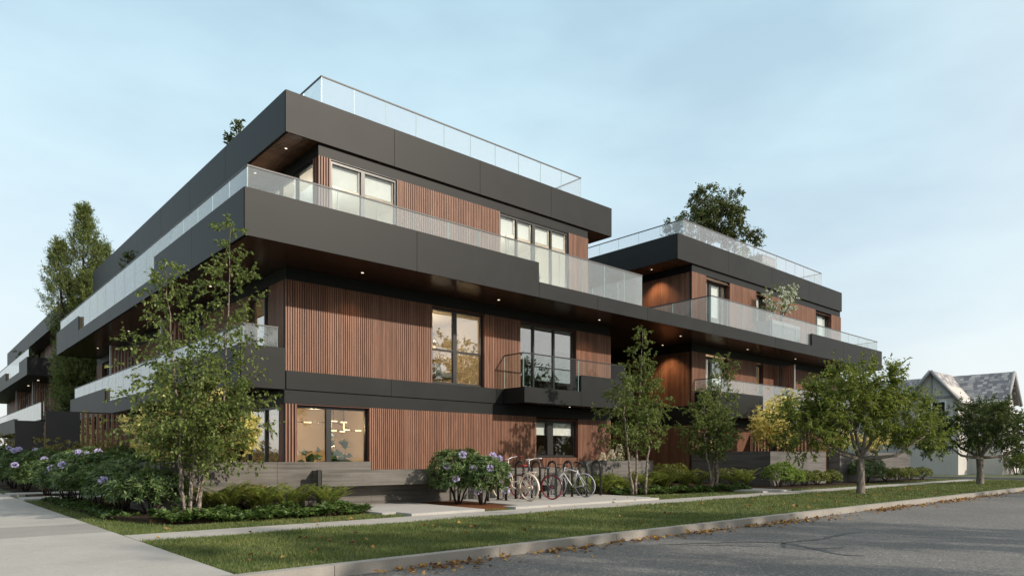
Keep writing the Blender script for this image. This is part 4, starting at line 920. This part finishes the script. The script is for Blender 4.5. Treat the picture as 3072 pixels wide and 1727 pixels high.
def stems(t, rx, ry, h, k, mat, seed):
    random.seed(seed); mb = MB()
    for i in range(k):
        a = 2*math.pi*i/k+random.uniform(-.3,.3); q = Vector((math.cos(a)*rx*.55, math.sin(a)*ry*.55, h*.55)); mb.tube([(math.cos(a)*.06,math.sin(a)*.06,0),(q.x*.35,q.y*.35,h*.2),q],[.022,.018,.008],6)
    mb.build('stem', M[mat], t)
def rhodo(label, loc, rx, ry, h, seed, flowers=(), n=None, group='rhododendron bushes'):
    t = thing('rhododendron_bush', label, 'bush', loc, 0, group); n = n or int(330*rx*ry*h+220)
    P, v = dome(n, rx, ry, h, seed); Pr, D, ax = rosette(P, v, 9, .35, seed+1)
    leaf_mesh('foliage', Pr, D, np.random.default_rng(seed).uniform(.085,.15,len(Pr)), .036, M['rhodo'], t, N=ax+RNG.normal(size=ax.shape)*.25, fold=.1, droop=.12)
    stems(t, rx, ry, h, 6, 'bark_dark', seed)
    for (fx, fy, fz) in flowers:
        q = unit(60); q[:,2] = q[:,2]*.8+.15; C = np.array([fx,fy,fz])+q*.062
        leaf_mesh('flower_cluster', C, q+unit(60)*.6, .052, .047, M['purple'], t, N=q)
    return t
def on_dome(rx, ry, h, seed, k, toward=None):
    r = np.random.default_rng(seed+50); out = []
    while len(out) < k:
        v = r.normal(size=3); v /= np.linalg.norm(v)
        if v[2] < -.1 or v[0]*-.3+v[1]*-.95 < .25: continue
        out.append((v[0]*rx*.98, v[1]*ry*.98, v[2]*h*.62+h*.44))
    return out
RB = [(3.72,14.95,.8,.85,.95,0,'low rhododendron without flowers at the front, left of the birch'),(3.6,16.7,.9,1.0,1.15,2,'rhododendron just behind the low front bush, two lilac blooms'),(3.5,18.6,.95,1.0,1.3,5,'third rhododendron along the pavement edge, several lilac blooms'),(3.42,20.5,.95,1.0,1.35,5,'fourth rhododendron along the pavement edge, before the first side path'),(3.4,22.0,.8,.75,1.3,4,'rhododendron beside the near edge of the first pale side path'),(3.4,25.2,.95,.8,1.35,5,'rhododendron between the two pale side paths'),(3.25,28.6,.95,.95,1.4,5,'rhododendron just past the second pale side path'),(3.2,31.5,.95,1.0,1.45,5,'lilac rhododendron near the left picture edge'),(3.45,35,1.1,1.2,1.5,5,'farthest lilac rhododendron at the left picture edge'),(5.3,17.9,.8,.9,1.2,0,'flowerless rhododendron behind the birch stems'),(5.1,20.2,.9,.9,1.4,0,'tall flowerless rhododendron behind the pavement row'),(4.9,22.2,.8,.7,1.45,2,'rhododendron of the back row with two lilac blooms')]
for i, (x, y, rx, ry, h, nf, lab) in enumerate(RB): rhodo(lab, (x,y,.06), rx, ry, h, 100+i*7, on_dome(rx,ry,h,100+i*7,nf))
rhodo('rhododendron with lilac flowers left of the cream bicycle, back one of the pair', (10.42,13.75,.04), .8, .8, 1.4, 201, [(-.45,-.5,.65),(-.28,-.55,1.22),(-.1,-.72,.88),(.2,-.66,.75),(-.6,-.35,.95),(.05,-.72,.35)])
rhodo('rhododendron with lilac flowers left of the cream bicycle, front one of the pair', (10.74,13.2,.04), .72, .66, 1.27, 208, [(.1,-.28,1.2),(.28,-.3,1.12),(.46,-.42,.72),(.38,-.45,.35),(-.2,-.55,.9)])
rhodo('dark rhododendron with a few lilac blooms behind the street tree trunk', (33.4,13.0,.04), 1.1, .75, 1.25, 215, [(-.5,-.4,1.1),(.5,-.4,.95),(.8,-.4,.4)], 520)
def shrub(name, label, loc, rx, ry, h, n, L, W, mat, seed, cat='shrub', k=5, tilt=.6, group=None, z0=.05):
    t = thing(name, label, cat, loc, 0, group); P, v = dome(n, rx, ry, h, seed, z0); Pr, D, ax = rosette(P, v, k, tilt, seed+1)
    leaf_mesh('foliage', Pr, D, np.random.default_rng(seed).uniform(.7,1.25,len(Pr))*L, W, M[mat], t, N=ax+RNG.normal(size=ax.shape)*.4); stems(t, rx, ry, h, 5, 'bark_dark', seed); return t
# golden shrubs
def golden(label, loc, h, r, n, seed, mat='yellow'):
    random.seed(seed); t = thing('golden_shrub', label, 'shrub', loc, 0, 'golden leaved shrubs'); tr = MB(); C = []; V = []
    for k in range(9):
        a = k*2.4; tip = Vector((math.cos(a)*r*random.uniform(.4,.95), math.sin(a)*r*random.uniform(.4,.95), h*random.uniform(.55,1))); tr.tube([(0,0,0),tip*.45+Vector((0,0,h*.12)),tip],[.025,.016,.006],5)
        for i in range(n//9):
            q = tip*random.uniform(.5,1.0)+rdir()*r*.33; q.z = max(.15,q.z); C.append(tuple(q)); V.append(tuple((rdir()*.8+Vector((0,0,.5))).normalized()))
    P, D, ax = rosette(np.array(C), np.array(V), 7, .5, seed); tr.build('stem', M['bark_dark'], t)
    leaf_mesh('foliage', P, D, RNG.uniform(.09,.17,len(P)), .05, M[mat], t, N=ax+RNG.normal(size=ax.shape)*.4); return t
golden('golden leaved shrub behind the tall birch at the corner', (4.85,15.8,.92), 1.75, .9, 480, 31)
golden('golden leaved shrub in the corner planter left of the birch', (4.35,16.6,.92), 1.4, .8, 300, 32)
golden('golden leaved shrub in the corner planter right of the birch trunks', (5.75,15.9,.92), 1.25, .6, 260, 33)
golden('large golden shrub in the high planter of the right wing', (28.5,15.0,1.25), 2.2, 1.25, 950, 34)
golden('tall golden shrub seen through the street tree crown', (30.0,15.3,1.25), 3.0, .95, 480, 35)
golden('golden shrub above the farthest planter', (36.0,15.2,1.25), 1.6, 1.0, 260, 36); golden('golden shrub at the far end of the farthest planter', (39.5,15.0,1.25), 1.3, .9, 240, 37)
golden('dull olive gold shrub leaning on the nearest charcoal screen', (4.3,28.9,.06), 1.9, .85, 220, 38, 'olive'); golden('dull olive gold shrub in front of the cedar slats at left', (5.4,28.6,.06), 1.7, .8, 200, 39, 'olive'); golden('golden shrub behind the cedar slats of the first screen', (6.0,32.0,.06), 2.7, 1.4, 320, 40); golden('olive gold shrub at the left picture edge', (3.6,39.5,.05), 2.6, .8, 220, 41, 'olive')
shrub('round_shrub', 'round bright green shrub right of the entry terrace', (25.3,13.05,.05), .62, .6, 1.0, 620, .085, .03, 'lime', 51)
shrub('round_shrub', 'smaller bright green shrub joined to the right side of the round one', (26.2,12.95,.05), .5, .5, .72, 420, .08, .03, 'lime', 52)
for i, (x, y, rx, lab) in enumerate(((27.4,13.05,.65,'low yellow green shrub next to the round bright one'),(28.6,13.1,.7,'middle low yellow green shrub below the high planter'),(29.8,13.1,.65,'low yellow green shrub just left of the slatted gate'),(35.6,13.0,.8,'low shrub right of the dark rhododendron'),(37.2,13.0,.85,'low shrub below the middle of the farthest planter'),(38.9,13.0,.85,'low shrub below the right part of the farthest planter'),(40.6,13.0,.8,'last low shrub before the cross street'))):
    shrub('low_shrub', lab, (x,y,.04), rx, .5, .62, 330, .075, .045, 'lowshrub', 60+i, group='low clipped shrubs along the planters')
# ferns
def fern(label, loc, L, n, seed, group='ferns in the planting beds', mat='fern'):
    r = np.random.default_rng(seed); t = thing('fern', label, 'fern', loc, 0, group); P = []; D = []; Ls = []; tr = MB()
    for i in range(n):
        a = 2*np.pi*i/n*2.618+r.uniform(-.3,.3); l = L*r.uniform(.7,1.1); el = r.uniform(1.0,1.45); o = np.array([np.cos(a),np.sin(a),0]); pts = []
        for k in range(15):
            s = k/14; pts.append(o*l*(s*np.cos(el)+.30*s*s)+np.array([0,0,l*(s*np.sin(el)-.42*s*s)]))
        tr.tube([Vector(p) for p in pts[::2]], [.005-.0005*k for k in range(8)], 4, cap=False)
        for k in range(1,15):
            d = pts[k]-pts[k-1]; d /= np.linalg.norm(d); side = np.cross(d,[0,0,1]); side /= np.linalg.norm(side)+1e-9; pl = .30*l*np.sin(np.pi*min(1,(k+1.2)/15.5))**.8*.55
            for sg in (-1,1):
                for f in (0,.5): P.append(pts[k]*(1-f)+pts[k-1]*f); D.append(side*sg+d*.45+np.array([0,0,-.12])); Ls.append(pl)
    P = np.array(P); D = np.array(D); Ls = np.array(Ls); nn = np.tile([0,0,1.],(len(P),1))+r.normal(0,.15,(len(P),3))
    tr.build('stem', M['bark_dark'], t); leaf_mesh('fronds', P, D, Ls, Ls*.2+.008, M[mat], t, N=nn); return t
FN = [(5.0,14.2,'fern nearest the birch stems in the left bed'),(5.6,14.5,'fern against the concrete wall left of the bench'),(5.55,13.75,'low front fern in the left bed'),(6.1,14.0,'upright fern in the middle of the left bed'),(6.55,14.4,'fern beside the steel bench bracket'),(6.9,13.8,'fern in front of the bench bracket'),(7.2,14.15,'fern overlapping the left end of the bench'),(4.75,14.6,'fern tucked behind the birch')]
for i, (x, y, lab) in enumerate(FN): fern(lab, (x,y,.09), random.uniform(.85,1.1), 13, 300+i)
FR = [(16.5,14.2,'tall fern right of the empty bike hoop'),(16.9,14.6,'fern below the planter with cone flowers'),(17.9,14.5,'fern behind the three birch stems'),(18.8,14.4,'fern right of the three birch stems'),(19.6,14.2,'fern at the planter corner'),(20.3,14.8,'fern in front of the cedar side wall'),(20.9,14.3,'fern left of the two stemmed birch'),(22.0,14.5,'fern behind the two stemmed birch'),(22.8,14.2,'strappy fern right of the two stemmed birch'),(23.6,14.0,'strappy fern behind the entry terrace'),(24.4,13.9,'fern left of the round bright shrub'),(21.4,15.8,'back fern by the cedar wall'),(23.0,15.6,'back fern beside the high planter')]
for i, (x, y, lab) in enumerate(FR): fern(lab, (x,y,.09), random.uniform(1.0,1.3), 14, 330+i)
shrub('heather_shrub', 'yellowish shrub in the back of the bed by the cedar side wall', (20.7,15.9,.05), .9, .6, .95, 420, .09, .03, 'olive', 71); shrub('heather_shrub', 'bushy green shrub behind the ferns beside the high planter', (22.6,16.2,.05), 1.2, .7, .9, 480, .1, .03, 'lowshrub', 72); shrub('heather_shrub', 'yellow green low shrub behind the ferns left of the bench', (5.6,14.75,.08), .9, .25, .5, 260, .07, .03, 'olive', 73); shrub('heather_shrub', 'yellow green tuft behind the last bike hoops', (15.9,14.6,.05), .55, .3, .5, 220, .09, .03, 'fern', 74); shrub('heather_shrub', 'second yellow green tuft below the cone flower planter', (17.3,14.65,.05), .7, .3, .5, 220, .09, .03, 'fern', 75)
# hydrangea cones
def hydrangea(label, loc, cones, h):
    t = thing('hydrangea', label, 'flowering shrub', loc, 0, 'white cone flowers'); P, v = dome(90, .35, .3, h*.6, 5); Pr, D, ax = rosette(P, v, 5, .4, 6); leaf_mesh('foliage', Pr, D, .11, .06, M['rhodo'], t)
    for (x, y, z, s) in cones:
        r = RNG; n = 220; u = r.random(n)**.7; a = r.uniform(0,2*np.pi,n); rad = s*.44*(1-u*.85); C = np.stack([x+rad*np.cos(a), y+rad*np.sin(a), z+s*u], 1); d = np.stack([np.cos(a),np.sin(a),np.full(n,.4)],1)
        leaf_mesh('flower_cone', C, d+r.normal(0,.3,d.shape), .06, .05, M['cream_petal'], t)
hydrangea('white cone flowered hydrangea at the left of the dark planter', (18.35,15.6,.7), [(-.35,0,.35,.3),(.1,0,.42,.34)], .7)
hydrangea('tallest white cone flowered hydrangea in the dark planter', (18.95,15.7,.7), [(.05,0,.58,.36),(-.1,-.15,.32,.3),(.2,.1,.3,.2)], .75)
hydrangea('white hydrangea near the right edge of the dark planter', (19.4,15.6,.7), [(.1,0,.30,.24),(.25,0,.27,.2)], .55)
# ground cover
def mat_cover(name, label_kind, poly, n, h, L, W, mat, seed):
    r = np.random.default_rng(seed); poly = np.array(poly); lo, hi = poly.min(0), poly.max(0); pts = []
    def inside(p):
        x, y = p; c = False; j = len(poly)-1
        for i in range(len(poly)):
            if (poly[i,1] > y) != (poly[j,1] > y) and x < (poly[j,0]-poly[i,0])*(y-poly[i,1])/(poly[j,1]-poly[i,1])+poly[i,0]: c = not c
            j = i
        return c
    while len(pts) < n:
        p = r.uniform(lo, hi)
        if inside(p): pts.append(p)
    pts = np.array(pts); z = .03+h*(.55+.45*np.sin(pts[:,0]*5.1)*np.cos(pts[:,1]*6.3))*r.uniform(.35,1,n); P = np.column_stack([pts, z]); v = np.tile([0,0,1.],(n,1))+r.normal(0,.45,(n,3))
    Pr, D, ax = rosette(P, v, 6, .25, seed+1); o = leaf_mesh(name, Pr, D, r.uniform(.7,1.2,len(Pr))*L, W, M[mat], None, N=ax); kind(o, 'stuff'); return o
mat_cover('ground_cover', '', [(3.3,13.6),(3.6,13.1),(5.1,12.6),(6.4,12.75),(7.45,12.95),(7.7,13.25),(7.4,13.8),(6,13.5),(5,13.6),(4.2,14.2)], 1500, .26, .075, .055, 'cover', 81)
mat_cover('ground_cover', '', [(16.3,13.7),(17.6,13.9),(19.9,13.15),(21.8,12.9),(23.1,12.95),(23.6,13.6),(21.5,13.9),(19,14.1),(17,14.4)], 1900, .24, .085, .06, 'cover', 82)
mat_cover('ground_cover', '', [(2.9,14.6),(3.4,14.3),(3.6,22.8),(2.9,22.8)], 500, .12, .08, .05, 'cover', 83)

# lawn grass
def grass(name, rects, seed, holes=()):
    r = np.random.default_rng(seed); V = []; 
    for (x0,x1,y0,y1) in rects:
        st = 1.0; xs = np.arange(x0, x1, st)
        for xa in xs:
            xb = min(x1, xa+st); d = (xa+.5)*.664+(y0+y1)/2*.7478; dens = 2600 if d < 11 else 1700 if d < 15 else 900 if d < 22 else 420
            n = int(dens*(xb-xa)*(y1-y0)); p = np.column_stack([r.uniform(xa,xb,n), r.uniform(y0,y1,n)])
            for (a,b,c,e) in holes: p = p[~((p[:,0]>a)&(p[:,0]<b)&(p[:,1]>c)&(p[:,1]<e))]
            n = len(p); k = max(1., d/11); h = r.uniform(.028,.062,n)*(1+.3*np.sin(p[:,0]*2.1)*np.sin(p[:,1]*3.3)); w = r.uniform(.0035,.0065,n)*k; a = r.uniform(0,2*np.pi,n); b = r.uniform(0,2*np.pi,n); ln = h*r.uniform(.15,.8,n)
            base = np.column_stack([p, np.full(n,-.003)]); s = np.column_stack([np.cos(a)*w, np.sin(a)*w, np.zeros(n)]); tip = base+np.column_stack([np.cos(b)*ln, np.sin(b)*ln, h])
            V.append(np.stack([base-s, base+s, tip],1))
    V = np.concatenate(V).reshape(-1,3); return kind(raw_mesh(name, V, np.arange(len(V)).reshape(-1,3), M['grass']), 'stuff')
grass('grass', [(2.57,43.6,7.13,10.88)], 91)
grass('grass', [(2.57,43.6,11.83,13.3),(2.57,3.5,13.3,22.9)], 92, [(7.78,9.75,11.8,14),(7.44,9.75,12.4,14),(10.62,16.1,11.8,14),(21.86,23.92,11.8,14),(9.76,11.2,12.1,14),(3.6,7.4,12.95,14)])
# fallen leaves
def litter(name, pts, z, seed, L=.085):
    r = np.random.default_rng(seed); n = len(pts); P = np.column_stack([pts, r.uniform(z, z+.025, n)]); d = r.normal(size=(n,3)); d[:,2] *= .25; Nn = r.normal(0,.45,(n,3))+np.array([0,0,1]); return kind(leaf_mesh(name, P, d, r.uniform(.6,1.2,n)*L, r.uniform(.5,.8,n)*L, M['dead'], None, N=Nn, fold=.35), 'stuff')
r = np.random.default_rng(95); pk = []
for c in range(85):
    cx = 4.5+41*r.random()**.9; k = int(r.integers(6,26)); sy = r.uniform(.05,.2); pk.append(np.column_stack([cx+r.normal(0,.38,k), 6.93-np.abs(r.normal(0,sy*1.6,k))]))
pk.append(np.column_stack([r.uniform(4,43,220), 6.95-np.abs(r.normal(0,.28,220))])); pk = np.concatenate(pk); litter('fallen_leaves', pk, -.112, 96)
pl = []
for c in range(60):
    cx, cy = r.uniform(2.8,30), r.uniform(7.4,10.8); k = int(r.integers(1,5)); pl.append(np.column_stack([cx+r.normal(0,.16,k), cy+r.normal(0,.08,k)]))
for c in range(16): pl.append(np.column_stack([r.uniform(2.8,16,1), r.uniform(11.0,12.6,1)]))
litter('fallen_leaves', np.concatenate(pl), .035, 97, .10)

# trees on the opposite pavement (seen in the window glass, shading the road)
for i, (x, y, s, lab) in enumerate(((11.0,-5.9,1.2,'leafy tree across the street, nearest the crossing, mirrored in the glass'),(17.0,-6.0,1.2,'leafy tree across the street, second from the crossing'),(-3.5,-6.0,1.0,'leafy tree across the street, left of the crossing'))):
    street_tree('broadleaf_tree', lab, (x,y,0), 8*s, 2.2, .2, [(0,0,5.0*s,2.3,2.0,1.7),(-1.0,.3,6.2*s,1.5,1.4,1.2),(1.2,-.3,5.9*s,1.6,1.4,1.3),(0,.2,3.6*s,1.9,1.7,1.0)], 5200, 'plum_dark', .26, .12, 400+i, 6, twigs=650, twl=(.4,.9), group='trees across the street')
for i, (x, y, lab) in enumerate(((38,-15,'tallest leafy tree across the street, mirrored in the second floor windows'),(47,-17,'tall leafy tree farthest across the street'))):
    street_tree('broadleaf_tree', lab, (x,y,0), 13, 3, .3, [(0,0,7.5,3.4,3.2,3.2),(-1.2,.5,10,2.2,2.2,2.2),(1.6,-.5,9,2.4,2.2,2.2)], 6500, 'plum_dark', .34, .17, 420+i, 7, twigs=800, twl=(.5,1.2), group='trees across the street')

# a far belt of trees beyond the houses, past the right edge of the view
P = []; r = np.random.default_rng(77)
for c in range(160):
    cx, cy, cz = r.uniform(95,125), r.uniform(-70,14), r.uniform(1.0,7.5); k = 90; q = unit(k)*r.uniform(.6,1.0,(k,1))*np.array([2.6,2.6,1.9]); P.append(q+np.array([cx,cy,cz]))
P = np.concatenate(P); P[:,2] = np.maximum(P[:,2], .1); kind(leaf_mesh('far_trees', P, unit(len(P)), .9, .55, M['plum_dark']), 'stuff')

# ------------------------------------------------------------------ pale gabled house
H = thing('house', 'pale rendered house with mottled shingle gables beyond the cross street', 'house', (0,0,0))
def gable_prism(mb, axis, c, half, a0, a1, z0, ze, zr, m=0):
    """solid gable body; axis 'x' ridge along x"""
    pr = [(-half,z0),(half,z0),(half,ze),(0,zr),(-half,ze)]
    vs = [((a0,c+p,z) if axis == 'x' else (c+p,a0,z)) for p,z in pr]+[((a1,c+p,z) if axis == 'x' else (c+p,a1,z)) for p,z in pr]
    mb.add(vs, [(0,1,2,3,4),(9,8,7,6,5)]+[(i,(i+1)%5,5+(i+1)%5,5+i) for i in range(5)], m)
mb = MB(); gable_prism(mb, 'x', 16.85, 1.62, 54.7, 58.5, 0, 5.45, 7.2); gable_prism(mb, 'y', 58.9, 1.55, 13.3, 24, 0, 5.3, 7.1); mb.box(60.4,66,14.2,22,0,4.6); mb.build('wall', M['render'], H)
def shingles(mb, p0, u, v, w, l, seed):
    """rows of shingles on a slope: p0 corner at the eave, u along, v up the slope"""
    random.seed(seed); p0 = Vector(p0); u = Vector(u).normalized(); v = Vector(v).normalized(); nn = u.cross(v); nn = nn if nn.z > 0 else -nn; y = 0; k = 0
    while y < l-.01:
        x = 0; hh = min(.24, l-y)
        while x < w-.01:
            ww = min(random.choice((.18,.26,.34)), w-x); q = p0+u*x+v*y+nn*(.02+random.uniform(0,.008)); q2 = q+v*hh*1.02-nn*.012
            a = [q, q+u*(ww-.004), q2+u*(ww-.004), q2]; b = [t-nn*.02 for t in a]; mb.add(a+b, [(0,1,2,3),(0,4,5,1),(1,5,6,2),(3,7,4,0)]); x += ww
        y += hh; k += 1
rf = MB(); oh = .28
def slope(c0, along, up_to, w, seed):
    v = Vector(up_to)-Vector(c0); shingles(rf, c0, along, v, w, v.length, seed)
sl1 = (7.32-5.30)/1.62; e = 1.62+oh
slope((54.35,16.85-e,7.32-sl1*e), (1,0,0), (54.35,16.85,7.32), 4.6, 1); slope((54.35,16.85+e,7.32-sl1*e), (1,0,0), (54.35,16.85,7.32), 4.2, 2)
sl2 = (7.25-5.3)/1.55; e2 = 1.55+oh
slope((58.9-e2,12.95,7.25-sl2*e2), (0,1,0), (58.9,12.95,7.25), 11.2, 3); slope((58.9+e2,12.95,7.25-sl2*e2), (0,1,0), (58.9,12.95,7.25), 11.2, 4)
slope((60.3,13.8,4.62), (1,0,0), (60.3,18,6.4), 6, 5)
roofo = rf.build('roof', M['shingle'], H)
def board(a, b, w, d): 
    mb = MB(); mb.tube([Vector(a), Vector(b)], w, 4); mb.build('barge_board', M['trim'], H)
for s in (-1,1): board((54.36,16.85+s*e,7.29-sl1*e), (54.36,16.85,7.29), .13, 0); board((58.9+s*e2,12.96,7.22-sl2*e2), (58.9,12.96,7.22), .13, 0)
mb = MB(); mb.box(54.64,54.69,15.5,18.2,5.35,5.5); mb.box(54.62,54.69,16.8,16.9,5.5,7.0); mb.build('gable_truss', M['trim'], H)
for g_ in ((55.0,57.2,15.02,15.12,5.12,5.24),(57.05,57.17,13.1,15.1,5.02,5.14),(60.4,66.3,13.7,13.8,4.5,4.62)):
    mb = MB(); mb.box(*g_); mb.build('gutter', M['white'], H)
w = MB(); w.box(54.63,54.7,15.95,17.75,3.35,5.15); wo = w.build('window', M['white'], H)
for a, b, c, d in ((16.03,16.4,3.42,4.35),(16.46,16.8,3.42,4.35),(16.9,17.25,3.42,4.35),(17.31,17.67,3.42,4.35),(16.03,16.8,4.42,5.08),(16.9,17.67,4.42,5.08)):
    w = MB(); w.box(54.62,54.63,a,b,c,d); w.build('pane', M['darkglass'], wo)
w = MB(); w.box(61.5,62.7,14.13,14.2,1.0,2.2); wo = w.build('window', M['white'], H); w = MB(); w.box(61.57,62.63,14.12,14.13,1.07,2.13); w.build('pane', M['darkglass'], wo)
for i, (x, y, h, lab) in enumerate(((57.8,12.6,1.7,'clipped cone hedge nearest the pale house corner'),(59.0,12.5,1.6,'clipped cone hedge second beside the pale house'),(60.2,12.4,1.55,'clipped cone hedge third beside the pale house'),(61.5,12.3,1.5,'clipped cone hedge at the right picture edge'))):
    shrub('clipped_hedge', lab, (x,y,0), .85, .8, h, 420, .12, .05, 'hedge', 500+i, 'hedge', group='clipped hedges by the house')

# ------------------------------------------------------------------ light, sky, camera
sun_dir = Vector((.3406,-.8275,.4464)).normalized()
sd = bpy.data.lights.new('sun', 'SUN'); sd.energy = SUN_E; sd.angle = R(1.0); sd.color = (1,.89,.76); so = link('sun', sd); so.rotation_euler = sun_dir.to_track_quat('Z','Y').to_euler()
W = bpy.data.worlds.new('World'); SC.world = W; W.use_nodes = True; t = W.node_tree; bg = t.nodes['Background']
sky = N(t, 'ShaderNodeTexSky', sky_type='NISHITA', sun_disc=False); sky.sun_elevation = math.asin(sun_dir.z); sky.sun_rotation = math.atan2(sun_dir.x, sun_dir.y); sky.air_density = 1.0; sky.dust_density = 1.6; sky.ozone_density = 1.6
# thin high haze and cloud: pale at the horizon, pale blue higher up, uneven
tc = N(t, 'ShaderNodeTexCoord'); sx = N(t, 'ShaderNodeSeparateXYZ'); t.links.new(tc.outputs['Generated'], sx.inputs['Vector'])
gr = ramp(t, sx.outputs['Z'], [(.0,(6.1,6.05,5.9)),(.16,(5.35,6.1,6.35)),(.38,(4.6,6.0,6.6)),(.60,(3.75,5.5,6.35)),(.85,(5.4,6.0,6.3))])  # zenith, out of view, whitened to add ambient fill
mp = N(t, 'ShaderNodeMapping'); mp.inputs['Scale'].default_value = (1.1,1.1,3.0); t.links.new(tc.outputs['Generated'], mp.inputs['Vector'])
cn = noise(t, 1.6, 7, mp.outputs['Vector'], .52); cr = ramp(t, cn.outputs['Fac'], [(.36,(.66,)*3),(.64,(1.0,)*3)])
mx = N(t, 'ShaderNodeMix', data_type='RGBA'); t.links.new(cr.outputs['Color'], mx.inputs['Factor']); t.links.new(sky.outputs['Color'], mx.inputs['A']); t.links.new(gr.outputs['Color'], mx.inputs['B'])
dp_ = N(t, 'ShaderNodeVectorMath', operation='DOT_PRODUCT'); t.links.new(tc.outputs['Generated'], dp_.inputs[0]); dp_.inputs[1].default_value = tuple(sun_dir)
wr = ramp(t, dp_.outputs['Value'], [(.2,(0,0,0)),(.9,(1,1,1))]); m2 = N(t, 'ShaderNodeMix', data_type='RGBA'); t.links.new(wr.outputs['Color'], m2.inputs['Factor']); t.links.new(mx.outputs['Result'], m2.inputs['A']); m2.inputs['B'].default_value = (6.2,6.2,6.0,1)  # sun-side sky, out of view, whitened to offset the blue ambient light
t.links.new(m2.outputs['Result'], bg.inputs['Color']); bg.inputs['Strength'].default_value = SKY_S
cd = bpy.data.cameras.new('camera'); cd.sensor_width = 36; cd.lens = 36*2074.2/3072; cd.shift_y = 507.94/3072; cd.clip_end = 2000; cd.clip_start = .05
co = link('camera', cd); co.location = (0,0,1.2); co.rotation_euler = (math.pi/2, 0, -math.atan2(math.cos(.844715), math.sin(.844715))); SC.camera = co
SC.view_settings.view_transform = 'Standard'; SC.view_settings.look = 'None'; SC.view_settings.exposure = EXPO; SC.view_settings.gamma = 1; SC.view_settings.use_curve_mapping = False
SC.cycles.max_bounces = 10; SC.cycles.transparent_max_bounces = 24; SC.cycles.diffuse_bounces = 4; SC.cycles.glossy_bounces = 4; SC.cycles.transmission_bounces = 6; SC.cycles.use_denoising = True; SC.cycles.sample_clamp_indirect = 4
